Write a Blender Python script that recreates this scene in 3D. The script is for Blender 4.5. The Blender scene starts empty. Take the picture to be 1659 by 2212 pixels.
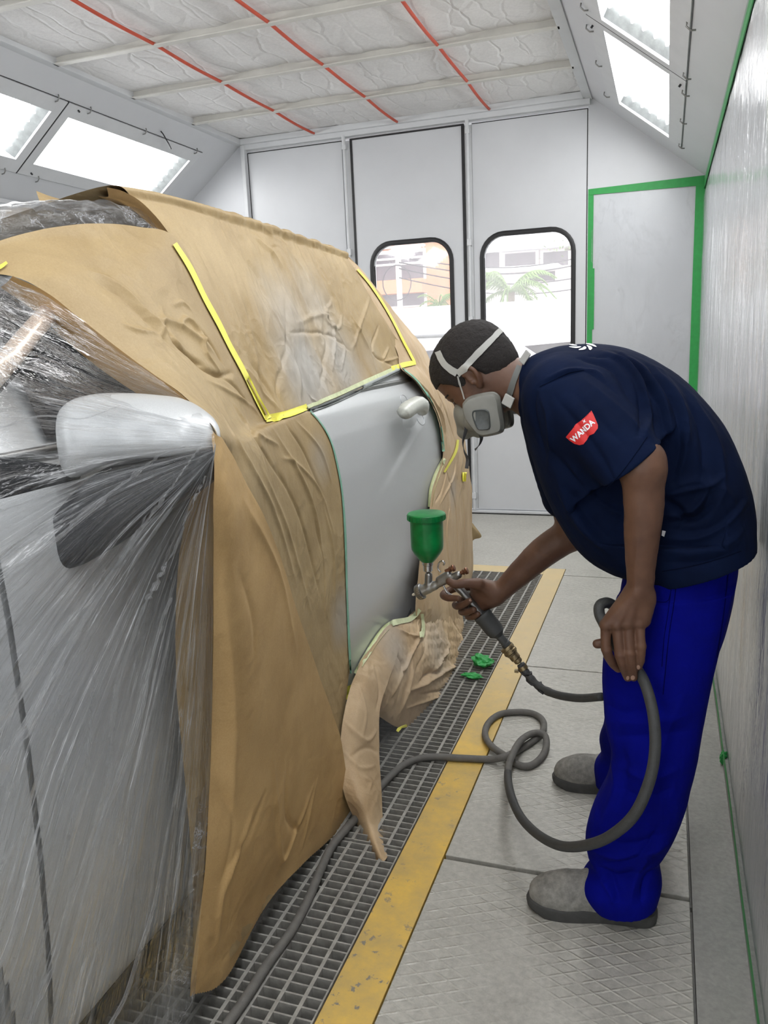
import bpy, bmesh, math, random
import numpy as np
from mathutils import Vector, Matrix
from mathutils.bvhtree import BVHTree

SC = bpy.context.scene
COL = SC.collection
random.seed(4)
PI = math.pi

# ------------------------------------------------------------------ camera
CAM_H = 1.40
FPX = 1729.966
YAW, PITCH, ROLL = 0.34132538, -0.20835212, -0.04320031
_cy, _sy = math.cos(YAW), math.sin(YAW)
_cp, _sp = math.cos(PITCH), math.sin(PITCH)
FW = np.array([-_sy * _cp, _cy * _cp, _sp])
RT = np.array([_cy, _sy, 0.0])
UP = np.cross(RT, FW)
_cr, _sr = math.cos(ROLL), math.sin(ROLL)
RT, UP = _cr * RT + _sr * UP, -_sr * RT + _cr * UP
CAM = np.array([0, 0, CAM_H])
cam_data = bpy.data.cameras.new('camera')
cam = bpy.data.objects.new('camera', cam_data)
COL.objects.link(cam)
cam_data.sensor_fit = 'VERTICAL'
cam_data.sensor_height = 24.0
cam_data.lens = FPX / 2212 * 24.0
cam_data.clip_start = 0.02
cam_data.clip_end = 200
cam.matrix_world = Matrix(((RT[0], UP[0], -FW[0], CAM[0]), (RT[1], UP[1], -FW[1], CAM[1]),
                           (RT[2], UP[2], -FW[2], CAM[2]), (0, 0, 0, 1)))
SC.camera = cam

# ------------------------------------------------------------------ view and sky
SC.view_settings.view_transform = 'Standard'
SC.view_settings.look = 'None'
SC.view_settings.gamma = 1
SC.view_settings.use_curve_mapping = False
SC.view_settings.exposure = 0.0
LAMP_STRENGTH = 12.0
world = bpy.data.worlds.new('overcast_sky')
SC.world = world
world.use_nodes = True
wb = world.node_tree.nodes['Background']
wb.inputs[0].default_value = (0.97, 0.985, 1.0, 1)
wb.inputs[1].default_value = 2.8
SC.cycles.max_bounces = 5
SC.cycles.transparent_max_bounces = 10
SC.cycles.use_adaptive_sampling = True
SC.cycles.adaptive_threshold = 0.08
SC.cycles.adaptive_min_samples = 16
SC.cycles.use_denoising = True
SC.cycles.sample_clamp_indirect = 6


def ray(x, y):
    return RT * (x - 829.5) / FPX - UP * (y - 1106) / FPX + FW


def on(ax, v, x, y):
    d = ray(x, y)
    return CAM + d * ((v - CAM[ax]) / d[ax])


def PX(x, y, X):           # point of the photograph at world X
    return on(0, X, x, y)


def PY(x, y, Y):           # point of the photograph at world Y
    return on(1, Y, x, y)


def PZ(x, y, Z=0.0):
    return on(2, Z, x, y)


# ------------------------------------------------------------------ materials
def srgb(r, g, b):
    def c(v):
        v /= 255.0
        return v / 12.92 if v <= 0.04045 else ((v + 0.055) / 1.055) ** 2.4
    return (c(r), c(g), c(b), 1)


class Mat:
    def __init__(s, name):
        s.m = bpy.data.materials.new(name)
        s.m.use_nodes = True
        s.t = s.m.node_tree
        s.b = s.t.nodes['Principled BSDF']
        s.out = s.t.nodes['Material Output']
        s._co = None

    def n(s, typ, **kw):
        nd = s.t.nodes.new(typ)
        for k, v in kw.items():
            if k.startswith('i_'):
                key = k[2:]
                key = int(key) if key.isdigit() else key.replace('_', ' ')
                nd.inputs[key].default_value = v
            else:
                setattr(nd, k, v)
        return nd

    def l(s, a, b):
        s.t.links.new(a, b)

    def co(s):
        if s._co is None:
            s._co = s.n('ShaderNodeNewGeometry').outputs['Position']
        return s._co

    def mapped(s, scale, rot=(0, 0, 0), loc=(0, 0, 0)):
        mp = s.n('ShaderNodeMapping')
        mp.inputs['Scale'].default_value = scale
        mp.inputs['Rotation'].default_value = rot
        mp.inputs['Location'].default_value = loc
        s.l(s.co(), mp.inputs[0])
        return mp.outputs[0]

    def noise(s, scale, detail=4, rough=0.5, vec=None, dist=0.0):
        nd = s.n('ShaderNodeTexNoise')
        nd.inputs['Scale'].default_value = scale
        nd.inputs['Detail'].default_value = detail
        nd.inputs['Roughness'].default_value = rough
        nd.inputs['Distortion'].default_value = dist
        s.l(vec if vec is not None else s.co(), nd.inputs['Vector'])
        return nd.outputs[0]

    def ramp(s, fac, stops):
        nd = s.n('ShaderNodeValToRGB')
        cr = nd.color_ramp
        while len(cr.elements) < len(stops):
            cr.elements.new(0.5)
        for e, (p, c) in zip(cr.elements, stops):
            e.position = p
            e.color = c if len(c) == 4 else (*c, 1)
        s.l(fac, nd.inputs[0])
        return nd.outputs[0]

    def math(s, op, a, b=0.0, c=None, clamp=False):
        nd = s.n('ShaderNodeMath')
        nd.operation = op
        nd.use_clamp = clamp
        for k, v in enumerate((a, b, c)):
            if v is None:
                continue
            if hasattr(v, 'is_linked'):
                s.l(v, nd.inputs[k])
            else:
                nd.inputs[k].default_value = v
        return nd.outputs[0]

    def mix(s, fac, a, b):
        nd = s.n('ShaderNodeMix')
        nd.data_type = 'RGBA'
        for k, v in ((0, fac), (6, a), (7, b)):
            if hasattr(v, 'is_linked'):
                s.l(v, nd.inputs[k])
            else:
                nd.inputs[k].default_value = v
        return nd.outputs[2]

    def color(s, v):
        if hasattr(v, 'is_linked'):
            s.l(v, s.b.inputs['Base Color'])
        else:
            s.b.inputs['Base Color'].default_value = v

    def bump(s, h, strength=0.5, dist=0.002, chain=None):
        nd = s.n('ShaderNodeBump')
        nd.inputs['Strength'].default_value = strength
        nd.inputs['Distance'].default_value = dist
        s.l(h, nd.inputs['Height'])
        if chain is not None:
            s.l(chain, nd.inputs['Normal'])
        return nd.outputs[0]

    def setb(s, rough=None, metal=None, spec=None, normal=None, coat=None, sheen=None):
        if rough is not None:
            if hasattr(rough, 'is_linked'):
                s.l(rough, s.b.inputs['Roughness'])
            else:
                s.b.inputs['Roughness'].default_value = rough
        if metal is not None:
            if hasattr(metal, 'is_linked'):
                s.l(metal, s.b.inputs['Metallic'])
            else:
                s.b.inputs['Metallic'].default_value = metal
        if spec is not None:
            s.b.inputs['Specular IOR Level'].default_value = spec
        if coat is not None:
            s.b.inputs['Coat Weight'].default_value = coat
        if sheen is not None:
            s.b.inputs['Sheen Weight'].default_value = sheen
        if normal is not None:
            s.l(normal, s.b.inputs['Normal'])


def plain(name, rgb, rough=0.5, metal=0.0, var=0.08, nscale=12, bump=0.0, bscale=200, spec=None, coat=None):
    """a procedural coat of one colour with faint mottling"""
    M = Mat(name)
    c = srgb(*rgb)
    d = tuple(v * (1 - var) for v in c[:3]) + (1,)
    e = tuple(min(1, v * (1 + var)) for v in c[:3]) + (1,)
    M.color(M.ramp(M.noise(nscale, 5, 0.6), [(0.3, d), (0.7, e)]))
    M.setb(rough, metal, spec, coat=coat)
    if bump:
        M.setb(normal=M.bump(M.noise(bscale, 3), bump, 0.002))
    return M.m


WHITE = plain('white_painted_panel', (203, 205, 208), 0.38, var=0.03, nscale=2.5)
WHITE2 = plain('white_painted_steel', (208, 210, 212), 0.45, var=0.04, nscale=7)
OFFWHITE = plain('off_white_aluminium', (205, 203, 196), 0.4, var=0.06, nscale=9)
BLACKRUB = plain('black_rubber', (22, 22, 24), 0.45)
DARKMETAL = plain('dark_steel', (60, 60, 62), 0.4, 0.6)
STEEL = plain('bright_steel', (200, 200, 200), 0.22, 1.0, var=0.1, nscale=60)
STEELD = plain('dull_cast_aluminium', (150, 150, 148), 0.38, 0.9, var=0.12, nscale=80)
COPPER = plain('copper_knob_metal', (132, 92, 70), 0.38, 0.7, var=0.2, nscale=90)
BRASS = plain('worn_brass', (140, 125, 95), 0.4, 0.8, var=0.3, nscale=100)
GREENT = plain('green_masking_tape', (38, 150, 70), 0.5, var=0.08, nscale=30)
YELT = plain('yellow_masking_tape', (232, 226, 92), 0.55, var=0.06, nscale=60)
PALET = plain('pale_oversprayed_tape', (205, 212, 170), 0.5, var=0.12, nscale=50)
AQUAT = plain('thin_green_line_tape', (120, 175, 150), 0.45, var=0.15, nscale=50)
RED = plain('red_oxide_rod_paint', (196, 78, 52), 0.5, var=0.12, nscale=15)


def mk_filter():
    M = Mat('grey_ceiling_filter_felt')
    big = M.noise(1.6, 6, 0.62)
    fine = M.noise(60, 4, 0.7)
    c = M.mix(0.5, M.ramp(big, [(0.3, srgb(212, 211, 210)), (0.68, srgb(240, 239, 238))]),
              M.ramp(fine, [(0.3, srgb(214, 213, 212)), (0.7, srgb(240, 239, 238))]))
    M.color(c)
    w = M.n('ShaderNodeTexVoronoi', feature='DISTANCE_TO_EDGE')
    warp = M.n('ShaderNodeVectorMath', operation='ADD')
    nz = M.n('ShaderNodeTexNoise')
    nz.inputs['Scale'].default_value = 3.0
    M.l(M.co(), nz.inputs['Vector'])
    M.l(M.mapped((8, 2.4, 1)), warp.inputs[0])
    M.l(nz.outputs[1], warp.inputs[1])
    w.inputs['Scale'].default_value = 1.0
    M.l(warp.outputs[0], w.inputs['Vector'])
    ridge = M.ramp(w.outputs[0], [(0.0, (0, 0, 0, 1)), (0.09, (1, 1, 1, 1))])
    M.setb(0.9, normal=M.bump(fine, 0.35, 0.004, M.bump(ridge, 0.45, 0.012, M.bump(big, 0.5, 0.03))))
    return M.m


FILTER = mk_filter()


def mk_tread():
    M = Mat('grey_painted_tread_steel')
    sep = M.n('ShaderNodeSeparateXYZ')
    M.l(M.co(), sep.inputs[0])
    x = M.math('DIVIDE', sep.outputs[0], 0.070)
    y = M.math('DIVIDE', sep.outputs[1], 0.0365)
    wob = M.noise(3.0, 2)
    hs = []
    for sgn in (1, -1):
        u = M.math('ADD', x, y) if sgn > 0 else M.math('SUBTRACT', x, y)
        u = M.math('ADD', u, M.math('MULTIPLY', wob, 0.12))
        fr = M.math('FRACT', u)
        tri = M.math('ABSOLUTE', M.math('SUBTRACT', fr, 0.5))
        hs.append(M.math('DIVIDE', M.math('SUBTRACT', 0.12, tri), 0.10, clamp=True))
    ridge = M.math('MAXIMUM', hs[0], hs[1])
    wear = M.ramp(M.noise(2.2, 6, 0.6), [(0.42, (0.10, 0.10, 0.10, 1)), (0.62, (0.9, 0.9, 0.9, 1))])
    h = M.math('MULTIPLY', ridge, wear)
    base = M.mix(0.5, M.ramp(M.noise(5, 8, 0.7), [(0.3, srgb(162, 160, 152)), (0.7, srgb(190, 188, 180))]),
                 M.ramp(M.noise(55, 4, 0.7), [(0.35, srgb(150, 148, 141)), (0.7, srgb(196, 194, 186))]))
    brk = M.ramp(M.noise(26, 4, 0.65), [(0.38, (0.15, 0.15, 0.15, 1)), (0.6, (1, 1, 1, 1))])
    h = M.math('MULTIPLY', h, brk)
    col = M.mix(M.math('MULTIPLY', h, 0.42), base, srgb(208, 206, 198))
    ds = []  # shaded side of the ridges, painted as broken dark lines
    for sgn, sh in ((1, 0.20), (-1, -0.20)):
        u = M.math('ADD', x, y) if sgn > 0 else M.math('SUBTRACT', x, y)
        u = M.math('ADD', M.math('ADD', u, M.math('MULTIPLY', wob, 0.12)), sh)
        tri = M.math('ABSOLUTE', M.math('SUBTRACT', M.math('FRACT', u), 0.5))
        ds.append(M.math('DIVIDE', M.math('SUBTRACT', 0.07, tri), 0.07, clamp=True))
    ridge_shade = M.math('MULTIPLY', M.math('MAXIMUM', ds[0], ds[1]), M.ramp(M.noise(34, 3, 0.6), [(0.52, (0, 0, 0, 1)), (0.60, (1, 1, 1, 1))]))
    ridge_shade = M.math('MULTIPLY', ridge_shade, wear)
    col = M.mix(M.math('MULTIPLY', ridge_shade, 0.5), col, srgb(112, 109, 100))
    drops = M.n('ShaderNodeTexVoronoi')
    drops.inputs['Scale'].default_value = 9
    M.l(M.co(), drops.inputs['Vector'])
    spot = M.ramp(drops.outputs[0], [(0.05, (1, 1, 1, 1)), (0.07, (0, 0, 0, 1))])
    sel = M.ramp(M.noise(1.3, 1), [(0.56, (0, 0, 0, 1)), (0.6, (1, 1, 1, 1))])
    col = M.mix(M.math('MULTIPLY', spot, M.math('MULTIPLY', sel, 0.7)), col, srgb(84, 84, 82))
    M.color(col)
    M.setb(0.42, 0.15, normal=M.bump(M.noise(160, 3), 0.15, 0.001, M.bump(h, 0.9, 0.0035)))
    return M.m


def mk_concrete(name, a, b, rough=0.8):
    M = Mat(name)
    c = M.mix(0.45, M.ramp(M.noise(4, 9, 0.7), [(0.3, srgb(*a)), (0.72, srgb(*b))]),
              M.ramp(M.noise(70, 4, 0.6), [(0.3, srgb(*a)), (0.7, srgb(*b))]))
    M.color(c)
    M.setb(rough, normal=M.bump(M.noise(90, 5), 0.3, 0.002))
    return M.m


def mk_yellow():
    M = Mat('worn_yellow_floor_paint')
    c = M.ramp(M.noise(7, 8, 0.7), [(0.35, srgb(186, 160, 98)), (0.5, srgb(205, 172, 92)), (0.68, srgb(226, 186, 82))])
    chips = M.ramp(M.noise(24, 5, 0.65), [(0.60, (0, 0, 0, 1)), (0.635, (1, 1, 1, 1))])
    area = M.ramp(M.noise(1.7, 3), [(0.45, (0, 0, 0, 1)), (0.6, (1, 1, 1, 1))])
    c = M.mix(M.math('MULTIPLY', chips, area), c, srgb(128, 122, 110))
    # the far end of the strip is scuffed to a pale beige
    sep = M.n('ShaderNodeSeparateXYZ')
    M.l(M.co(), sep.inputs[0])
    far = M.math('DIVIDE', M.math('SUBTRACT', sep.outputs[1], 2.4), 1.0, clamp=True)
    far = M.math('MULTIPLY', far, 0.75)
    c = M.mix(far, c, srgb(205, 188, 150))
    M.color(c)
    M.setb(0.5, normal=M.bump(M.noise(120, 4), 0.3, 0.001))
    return M.m


TREAD = mk_tread()
CONC = mk_concrete('grey_concrete', (128, 128, 124), (168, 167, 162))
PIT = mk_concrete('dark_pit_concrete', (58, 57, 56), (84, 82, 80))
YELLOW = mk_yellow()
GRATEM = plain('galvanised_grating', (150, 148, 142), 0.5, 0.15, var=0.25, nscale=40)


def mk_kraft(name, c0=(150, 128, 90), c1=(173, 151, 111), stain=None, fine=1.0):
    M = Mat(name)
    c = M.ramp(M.noise(5, 5, 0.55), [(0.3, srgb(*c0)), (0.7, srgb(*c1))])
    fib = M.noise(260, 4, 0.7)
    c = M.mix(0.10, c, M.ramp(fib, [(0.3, srgb(120, 92, 60)), (0.7, srgb(226, 200, 158))]))
    M.setb(0.55, spec=0.35)
    if stain:
        tot = None
        for (p, r, k) in stain:
            vm = M.n('ShaderNodeVectorMath', operation='DISTANCE')
            M.l(M.co(), vm.inputs[0])
            vm.inputs[1].default_value = tuple(p)
            wob = M.math('MULTIPLY', M.math('SUBTRACT', M.noise(7, 5), 0.5), r * 0.5)
            f = M.math('DIVIDE', M.math('SUBTRACT', r, M.math('ADD', vm.outputs['Value'], wob)), r * 0.75, clamp=True)
            f = M.math('MULTIPLY', f, k)
            tot = f if tot is None else M.math('MAXIMUM', tot, f)
        c = M.mix(tot, c, srgb(166, 164, 160))
    M.color(c)
    # soft folds, sharp crumple creases
    w1 = M.n('ShaderNodeTexVoronoi', feature='F1')
    w1.inputs['Scale'].default_value = 9
    nzc = M.n('ShaderNodeTexNoise')
    nzc.inputs['Scale'].default_value = 5
    M.l(M.co(), nzc.inputs['Vector'])
    add = M.n('ShaderNodeVectorMath', operation='MULTIPLY_ADD')
    M.l(nzc.outputs[1], add.inputs[0])
    add.inputs[1].default_value = (0.25, 0.25, 0.25)
    M.l(M.co(), add.inputs[2])
    M.l(add.outputs[0], w1.inputs['Vector'])
    sel = M.ramp(M.noise(3.2, 2), [(0.42, (0, 0, 0, 1)), (0.62, (1, 1, 1, 1))])
    fold = M.math('MULTIPLY', w1.outputs[0], sel)
    nb = M.bump(fold, 0.30 * fine, 0.02)
    w2 = M.n('ShaderNodeTexVoronoi', feature='F1')
    w2.inputs['Scale'].default_value = 26
    M.l(add.outputs[0], w2.inputs['Vector'])
    nb = M.bump(M.math('MULTIPLY', w2.outputs[0], sel), 0.35 * fine, 0.008, nb)
    nb = M.bump(M.noise(22, 5, 0.6, dist=1.2), 0.16 * fine, 0.01, nb)
    M.setb(normal=M.bump(fib, 0.06, 0.001, nb))
    # a little light comes through thin paper
    M.b.inputs['Subsurface Weight'].default_value = 0.0
    return M.m


KRAFT = mk_kraft('kraft_masking_paper')
KRAFT_DARK = mk_kraft('kraft_paper_underside', (170, 132, 80), (196, 158, 104), fine=0.6)


def mk_silver():
    M = Mat('silver_metallic_car_paint')
    M.color(M.ramp(M.noise(900, 2), [(0.3, srgb(186, 188, 189)), (0.7, srgb(202, 204, 205))]))
    M.setb(0.34, 0.22, coat=0.15)
    M.b.inputs['Coat Roughness'].default_value = 0.25
    return M.m


SILVER = mk_silver()
CARBLK = plain('black_car_plastic', (30, 32, 36), 0.45, var=0.2, nscale=80)


def mk_glass_dark():
    M = Mat('dark_car_window_glass')
    M.color(M.ramp(M.noise(3, 2), [(0.3, (0.012, 0.013, 0.016, 1)), (0.7, (0.03, 0.032, 0.036, 1))]))
    M.setb(0.06, 0.0, 0.5)
    return M.m


CARGLASS = mk_glass_dark()


def mk_film(name, opacity=0.16, crease=0.5, scale=(6, 6, 1.5), gloss=0.12, rot=(0, 0, 0), attr=False, bs=0.8, fres=0.5):
    """clear polythene: mostly clear, creases whiten and shine"""
    M = Mat(name)
    t = M.t
    t.nodes.remove(M.b)
    vec = M.mapped(scale, rot)
    if attr:
        at = M.n('ShaderNodeAttribute')
        at.attribute_name = 'sheet'
        mp = M.n('ShaderNodeMapping')
        mp.inputs['Scale'].default_value = scale
        M.l(at.outputs['Vector'], mp.inputs[0])
        vec = mp.outputs[0]
    n1 = M.noise(1.0, 6, 0.62, vec=vec, dist=0.35)
    n2 = M.noise(3.1, 5, 0.65, vec=vec, dist=0.5)
    ridg = M.math('ABSOLUTE', M.math('SUBTRACT', n1, 0.5))
    ridg2 = M.math('ABSOLUTE', M.math('SUBTRACT', n2, 0.5))
    line = M.ramp(ridg, [(0.0, (1, 1, 1, 1)), (0.010, (0.35, 0.35, 0.35, 1)), (0.035, (0, 0, 0, 1))])
    line2 = M.ramp(ridg2, [(0.0, (1, 1, 1, 1)), (0.012, (0, 0, 0, 1))])
    msk = M.ramp(M.noise(0.7, 3, vec=vec), [(0.42, (0.05, 0.05, 0.05, 1)), (0.6, (1, 1, 1, 1))])
    h = M.math('ADD', n1, M.math('MULTIPLY', n2, 0.4))
    nb = M.bump(h, bs, 0.03)
    fac = M.math('MULTIPLY', M.math('MAXIMUM', line, M.math('MULTIPLY', line2, 0.6)), msk)
    fac = M.math('MULTIPLY_ADD', fac, crease, opacity, clamp=True)
    tr = M.n('ShaderNodeBsdfTransparent')
    tr.inputs[0].default_value = (0.97, 0.975, 0.98, 1)
    df = M.n('ShaderNodeBsdfDiffuse')
    df.inputs[0].default_value = (0.78, 0.79, 0.81, 1)
    tl = M.n('ShaderNodeBsdfTranslucent')
    tl.inputs[0].default_value = (0.78, 0.79, 0.81, 1)
    gl = M.n('ShaderNodeBsdfGlossy')
    gl.inputs['Roughness'].default_value = 0.16
    gl.inputs[0].default_value = (1, 1, 1, 1)
    M.l(nb, gl.inputs['Normal'])
    M.l(nb, df.inputs['Normal'])
    a = M.n('ShaderNodeMixShader')
    a.inputs[0].default_value = 0.4
    M.l(df.outputs[0], a.inputs[1])
    M.l(tl.outputs[0], a.inputs[2])
    b = M.n('ShaderNodeMixShader')
    M.l(fac, b.inputs[0])
    M.l(tr.outputs[0], b.inputs[1])
    M.l(a.outputs[0], b.inputs[2])
    lw = M.n('ShaderNodeLayerWeight')
    lw.inputs[0].default_value = 0.25
    M.l(nb, lw.inputs['Normal'])
    g = M.math('MULTIPLY_ADD', lw.outputs['Fresnel'], fres, gloss, clamp=True)
    c = M.n('ShaderNodeMixShader')
    M.l(g, c.inputs[0])
    M.l(b.outputs[0], c.inputs[1])
    M.l(gl.outputs[0], c.inputs[2])
    M.l(c.outputs[0], M.out.inputs[0])
    return M.m


FILM_CAR = mk_film('clear_film_over_car', 0.02, 0.85, (1.1, 26, 1), 0.012, attr=True, fres=0.28)
FILM_TOP = mk_film('clear_film_crumpled', 0.06, 0.6, (9, 9, 9), 0.05)
FILM_WALL = mk_film('clear_film_on_wall', 0.16, 0.6, (9, 5.2, 0.9), 0.08)
FILM_PLEAT = mk_film('doubled_film_pleat', 0.26, 0.75, (0.8, 9, 1), 0.05, attr=True, fres=0.4)
FILM_BACK = mk_film('clear_film_on_back_panel', 0.06, 0.12, (2.2, 1, 1.0), 0.02, rot=(0, 0.5, 0), bs=0.12)


# ------------------------------------------------------------------ mesh helpers
def tag(o, label=None, cat=None, group=None, kind=None):
    if label:
        o['label'] = label
    if cat:
        o['category'] = cat
    if group:
        o['group'] = group
    if kind:
        o['kind'] = kind
    return o


def link(name, verts, faces, mat, parent=None, smooth=False):
    me = bpy.data.meshes.new(name)
    me.from_pydata([tuple(map(float, v)) for v in verts], [], faces)
    me.validate()
    me.update()
    if smooth:
        me.polygons.foreach_set('use_smooth', [True] * len(me.polygons))
    if mat:
        me.materials.append(mat)
    o = bpy.data.objects.new(name, me)
    COL.objects.link(o)
    if parent:
        o.parent = parent
        o.matrix_parent_inverse = parent.matrix_basis.inverted()
    return o


def empty(name, loc, label, cat, group=None, kind=None):
    o = bpy.data.objects.new(name, None)
    o.empty_display_size = 0.1
    COL.objects.link(o)
    o.location = tuple(map(float, loc))
    tag(o, label, cat, group, kind)
    return o


class MB:
    def __init__(s):
        s.v, s.f = [], []

    def add(s, v, f):
        k = len(s.v)
        s.v += [tuple(map(float, p)) for p in v]
        s.f += [tuple(i + k for i in q) for q in f]
        return s

    def box(s, x0, x1, y0, y1, z0, z1):
        v = [(x, y, z) for z in (z0, z1) for y in (y0, y1) for x in (x0, x1)]
        return s.add(v, [(0, 2, 3, 1), (4, 5, 7, 6), (0, 1, 5, 4), (2, 6, 7, 3), (0, 4, 6, 2), (1, 3, 7, 5)])

    def obox(s, c, ax, ay, az):
        """box about c with half-extent vectors"""
        c, ax, ay, az = (np.array(q, float) for q in (c, ax, ay, az))
        v = [c + i * ax + j * ay + k * az for k in (-1, 1) for j in (-1, 1) for i in (-1, 1)]
        return s.add(v, [(0, 2, 3, 1), (4, 5, 7, 6), (0, 1, 5, 4), (2, 6, 7, 3), (0, 4, 6, 2), (1, 3, 7, 5)])

    def bar(s, a, b, w, h, up=(0, 0, 1)):
        a, b, up = np.array(a, float), np.array(b, float), np.array(up, float)
        d = (b - a) / 2
        n = d / np.linalg.norm(d)
        sx = np.cross(n, up)
        sx /= np.linalg.norm(sx)
        uz = np.cross(sx, n)
        return s.obox((a + b) / 2, d, sx * w / 2, uz * h / 2)

    def rings(s, rings, cap=True, closed=True):
        n = len(rings[0])
        k0 = len(s.v)
        for r in rings:
            s.v += [tuple(map(float, p)) for p in r]
        for i in range(len(rings) - 1):
            for j in range(n if closed else n - 1):
                a, b = k0 + i * n + j, k0 + i * n + (j + 1) % n
                s.f.append((a, b, b + n, a + n))
        if cap:
            s.f.append(tuple(k0 + j for j in range(n))[::-1])
            s.f.append(tuple(k0 + (len(rings) - 1) * n + j for j in range(n)))
        return s

    def tube(s, pts, rad, seg=12, cap=True):
        pts = [np.array(p, float) for p in pts]
        if not hasattr(rad, '__len__'):
            rad = [rad] * len(pts)
        t = [pts[min(i + 1, len(pts) - 1)] - pts[max(i - 1, 0)] for i in range(len(pts))]
        t = [q / (np.linalg.norm(q) + 1e-12) for q in t]
        ref = np.array([0, 0, 1.0]) if abs(t[0][2]) < 0.9 else np.array([1.0, 0, 0])
        nrm = np.cross(t[0], ref)
        nrm /= np.linalg.norm(nrm)
        R = []
        for p, q, r in zip(pts, t, rad):
            nrm = nrm - q * (nrm @ q)
            nrm /= np.linalg.norm(nrm)
            bi = np.cross(q, nrm)
            R.append([p + r * (math.cos(a) * nrm + math.sin(a) * bi) for a in [2 * PI * k / seg for k in range(seg)]])
        return s.rings(R, cap)

    def lathe(s, prof, c, axis=(0, 0, 1), seg=32):
        """prof: (radius, height) pairs turned about an axis through c"""
        ax = np.array(axis, float)
        ax /= np.linalg.norm(ax)
        ref = np.array([1.0, 0, 0]) if abs(ax[0]) < 0.9 else np.array([0, 1.0, 0])
        u = np.cross(ax, ref)
        u /= np.linalg.norm(u)
        w = np.cross(ax, u)
        c = np.array(c, float)
        R = [[c + ax * h + max(r, 1e-5) * (math.cos(a) * u + math.sin(a) * w) for a in [2 * PI * k / seg for k in range(seg)]] for r, h in prof]
        return s.rings(R, True)

    def prism(s, poly, off):
        n = len(poly)
        k = len(s.v)
        off = np.array(off, float)
        s.v += [tuple(map(float, p)) for p in poly] + [tuple(map(float, np.array(p, float) + off)) for p in poly]
        s.f.append(tuple(range(k, k + n))[::-1])
        s.f.append(tuple(range(k + n, k + 2 * n)))
        for i in range(n):
            j = (i + 1) % n
            s.f.append((k + i, k + j, k + n + j, k + n + i))
        return s

    def build(s, name, mat, parent=None, smooth=False, bevel=0.0, label=None, angle=None):
        o = link(name, s.v, s.f, mat, parent, smooth)
        bm = bmesh.new()
        bm.from_mesh(o.data)
        bmesh.ops.recalc_face_normals(bm, faces=bm.faces)
        bm.to_mesh(o.data)
        bm.free()
        if bevel:
            md = o.modifiers.new('bevel', 'BEVEL')
            md.width = bevel
            md.segments = 2
            md.limit_method = 'ANGLE'
        if angle:
            o.data.polygons.foreach_set('use_smooth', [True] * len(o.data.polygons))
            o.data.set_sharp_from_angle(angle=angle)
        if label:
            o['label'] = label
        return o


def cr(P, n):
    """catmull-rom through the points of P (rows), n samples per span"""
    P = np.asarray(P, float)
    Q = np.concatenate([[2 * P[0] - P[1]], P, [2 * P[-1] - P[-2]]])
    ns = n if hasattr(n, '__len__') else [n] * (len(P) - 1)
    out = []
    for i in range(len(P) - 1):
        a, b, c, d = Q[i:i + 4]
        for k in range(ns[i]):
            t = k / ns[i]
            out.append(0.5 * (2 * b + (c - a) * t + (2 * a - 5 * b + 4 * c - d) * t * t + (3 * b - a - 3 * c + d) * t ** 3))
    out.append(P[-1])
    return np.array(out)


def hsh(i, j, k, s=0):
    h = (i * 374761393 + j * 668265263 + k * 2147483647 + s * 144665) & 0xffffffff
    h = ((h ^ (h >> 13)) * 1274126177) & 0xffffffff
    return ((h ^ (h >> 16)) & 0xffff) / 65535.0


def vn(P, seed=0):
    """smooth value noise in -1..1 at the points P (N,3)"""
    P = np.asarray(P, float)
    I = np.floor(P).astype(np.int64)
    Fr = P - I
    Fr = Fr * Fr * (3 - 2 * Fr)
    r = 0
    for dx in (0, 1):
        for dy in (0, 1):
            for dz in (0, 1):
                w = (Fr[:, 0] if dx else 1 - Fr[:, 0]) * (Fr[:, 1] if dy else 1 - Fr[:, 1]) * (Fr[:, 2] if dz else 1 - Fr[:, 2])
                r = r + w * hsh(I[:, 0] + dx, I[:, 1] + dy, I[:, 2] + dz, seed)
    return r * 2 - 1


def fbm(P, octv=3, seed=0):
    r, a, f = 0, 1.0, 1.0
    for o in range(octv):
        r = r + a * vn(np.asarray(P) * f, seed + o * 7)
        a *= 0.5
        f *= 2.03
    return r


def crumple(P, freq, seed=0, n=5):
    """sharp folded facets: a sum of warped triangle waves"""
    rg = np.random.RandomState(seed)
    P = np.asarray(P, float)
    W = np.stack([vn(P * freq * 0.5, seed + 11), vn(P * freq * 0.5 + 9.1, seed + 12), vn(P * freq * 0.5 + 17.3, seed + 13)], 1) * 0.35 / freq
    r = 0
    for k in range(n):
        d = rg.normal(size=3)
        d /= np.linalg.norm(d)
        ph = (P + W) @ d * freq * (0.5 + rg.rand()) + rg.rand()
        r = r + (np.abs(ph - np.round(ph)) * 4 - 1)
    return r / n


def seg_dist(P, A, B):
    A, B = np.array(A, float), np.array(B, float)
    d = B - A
    t = np.clip(((P - A) @ d) / (d @ d + 1e-12), 0, 1)
    return np.linalg.norm(P - (A + t[:, None] * d), axis=1), t


def poly_dist(P, pts):
    r = np.full(len(P), 1e9)
    for a, b in zip(pts[:-1], pts[1:]):
        r = np.minimum(r, seg_dist(P, a, b)[0])
    return r


def grid_normals(G):
    du = np.gradient(G, axis=0)
    dv = np.gradient(G, axis=1)
    n = np.cross(du, dv)
    n /= np.linalg.norm(n, axis=2, keepdims=True) + 1e-12
    return n


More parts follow.
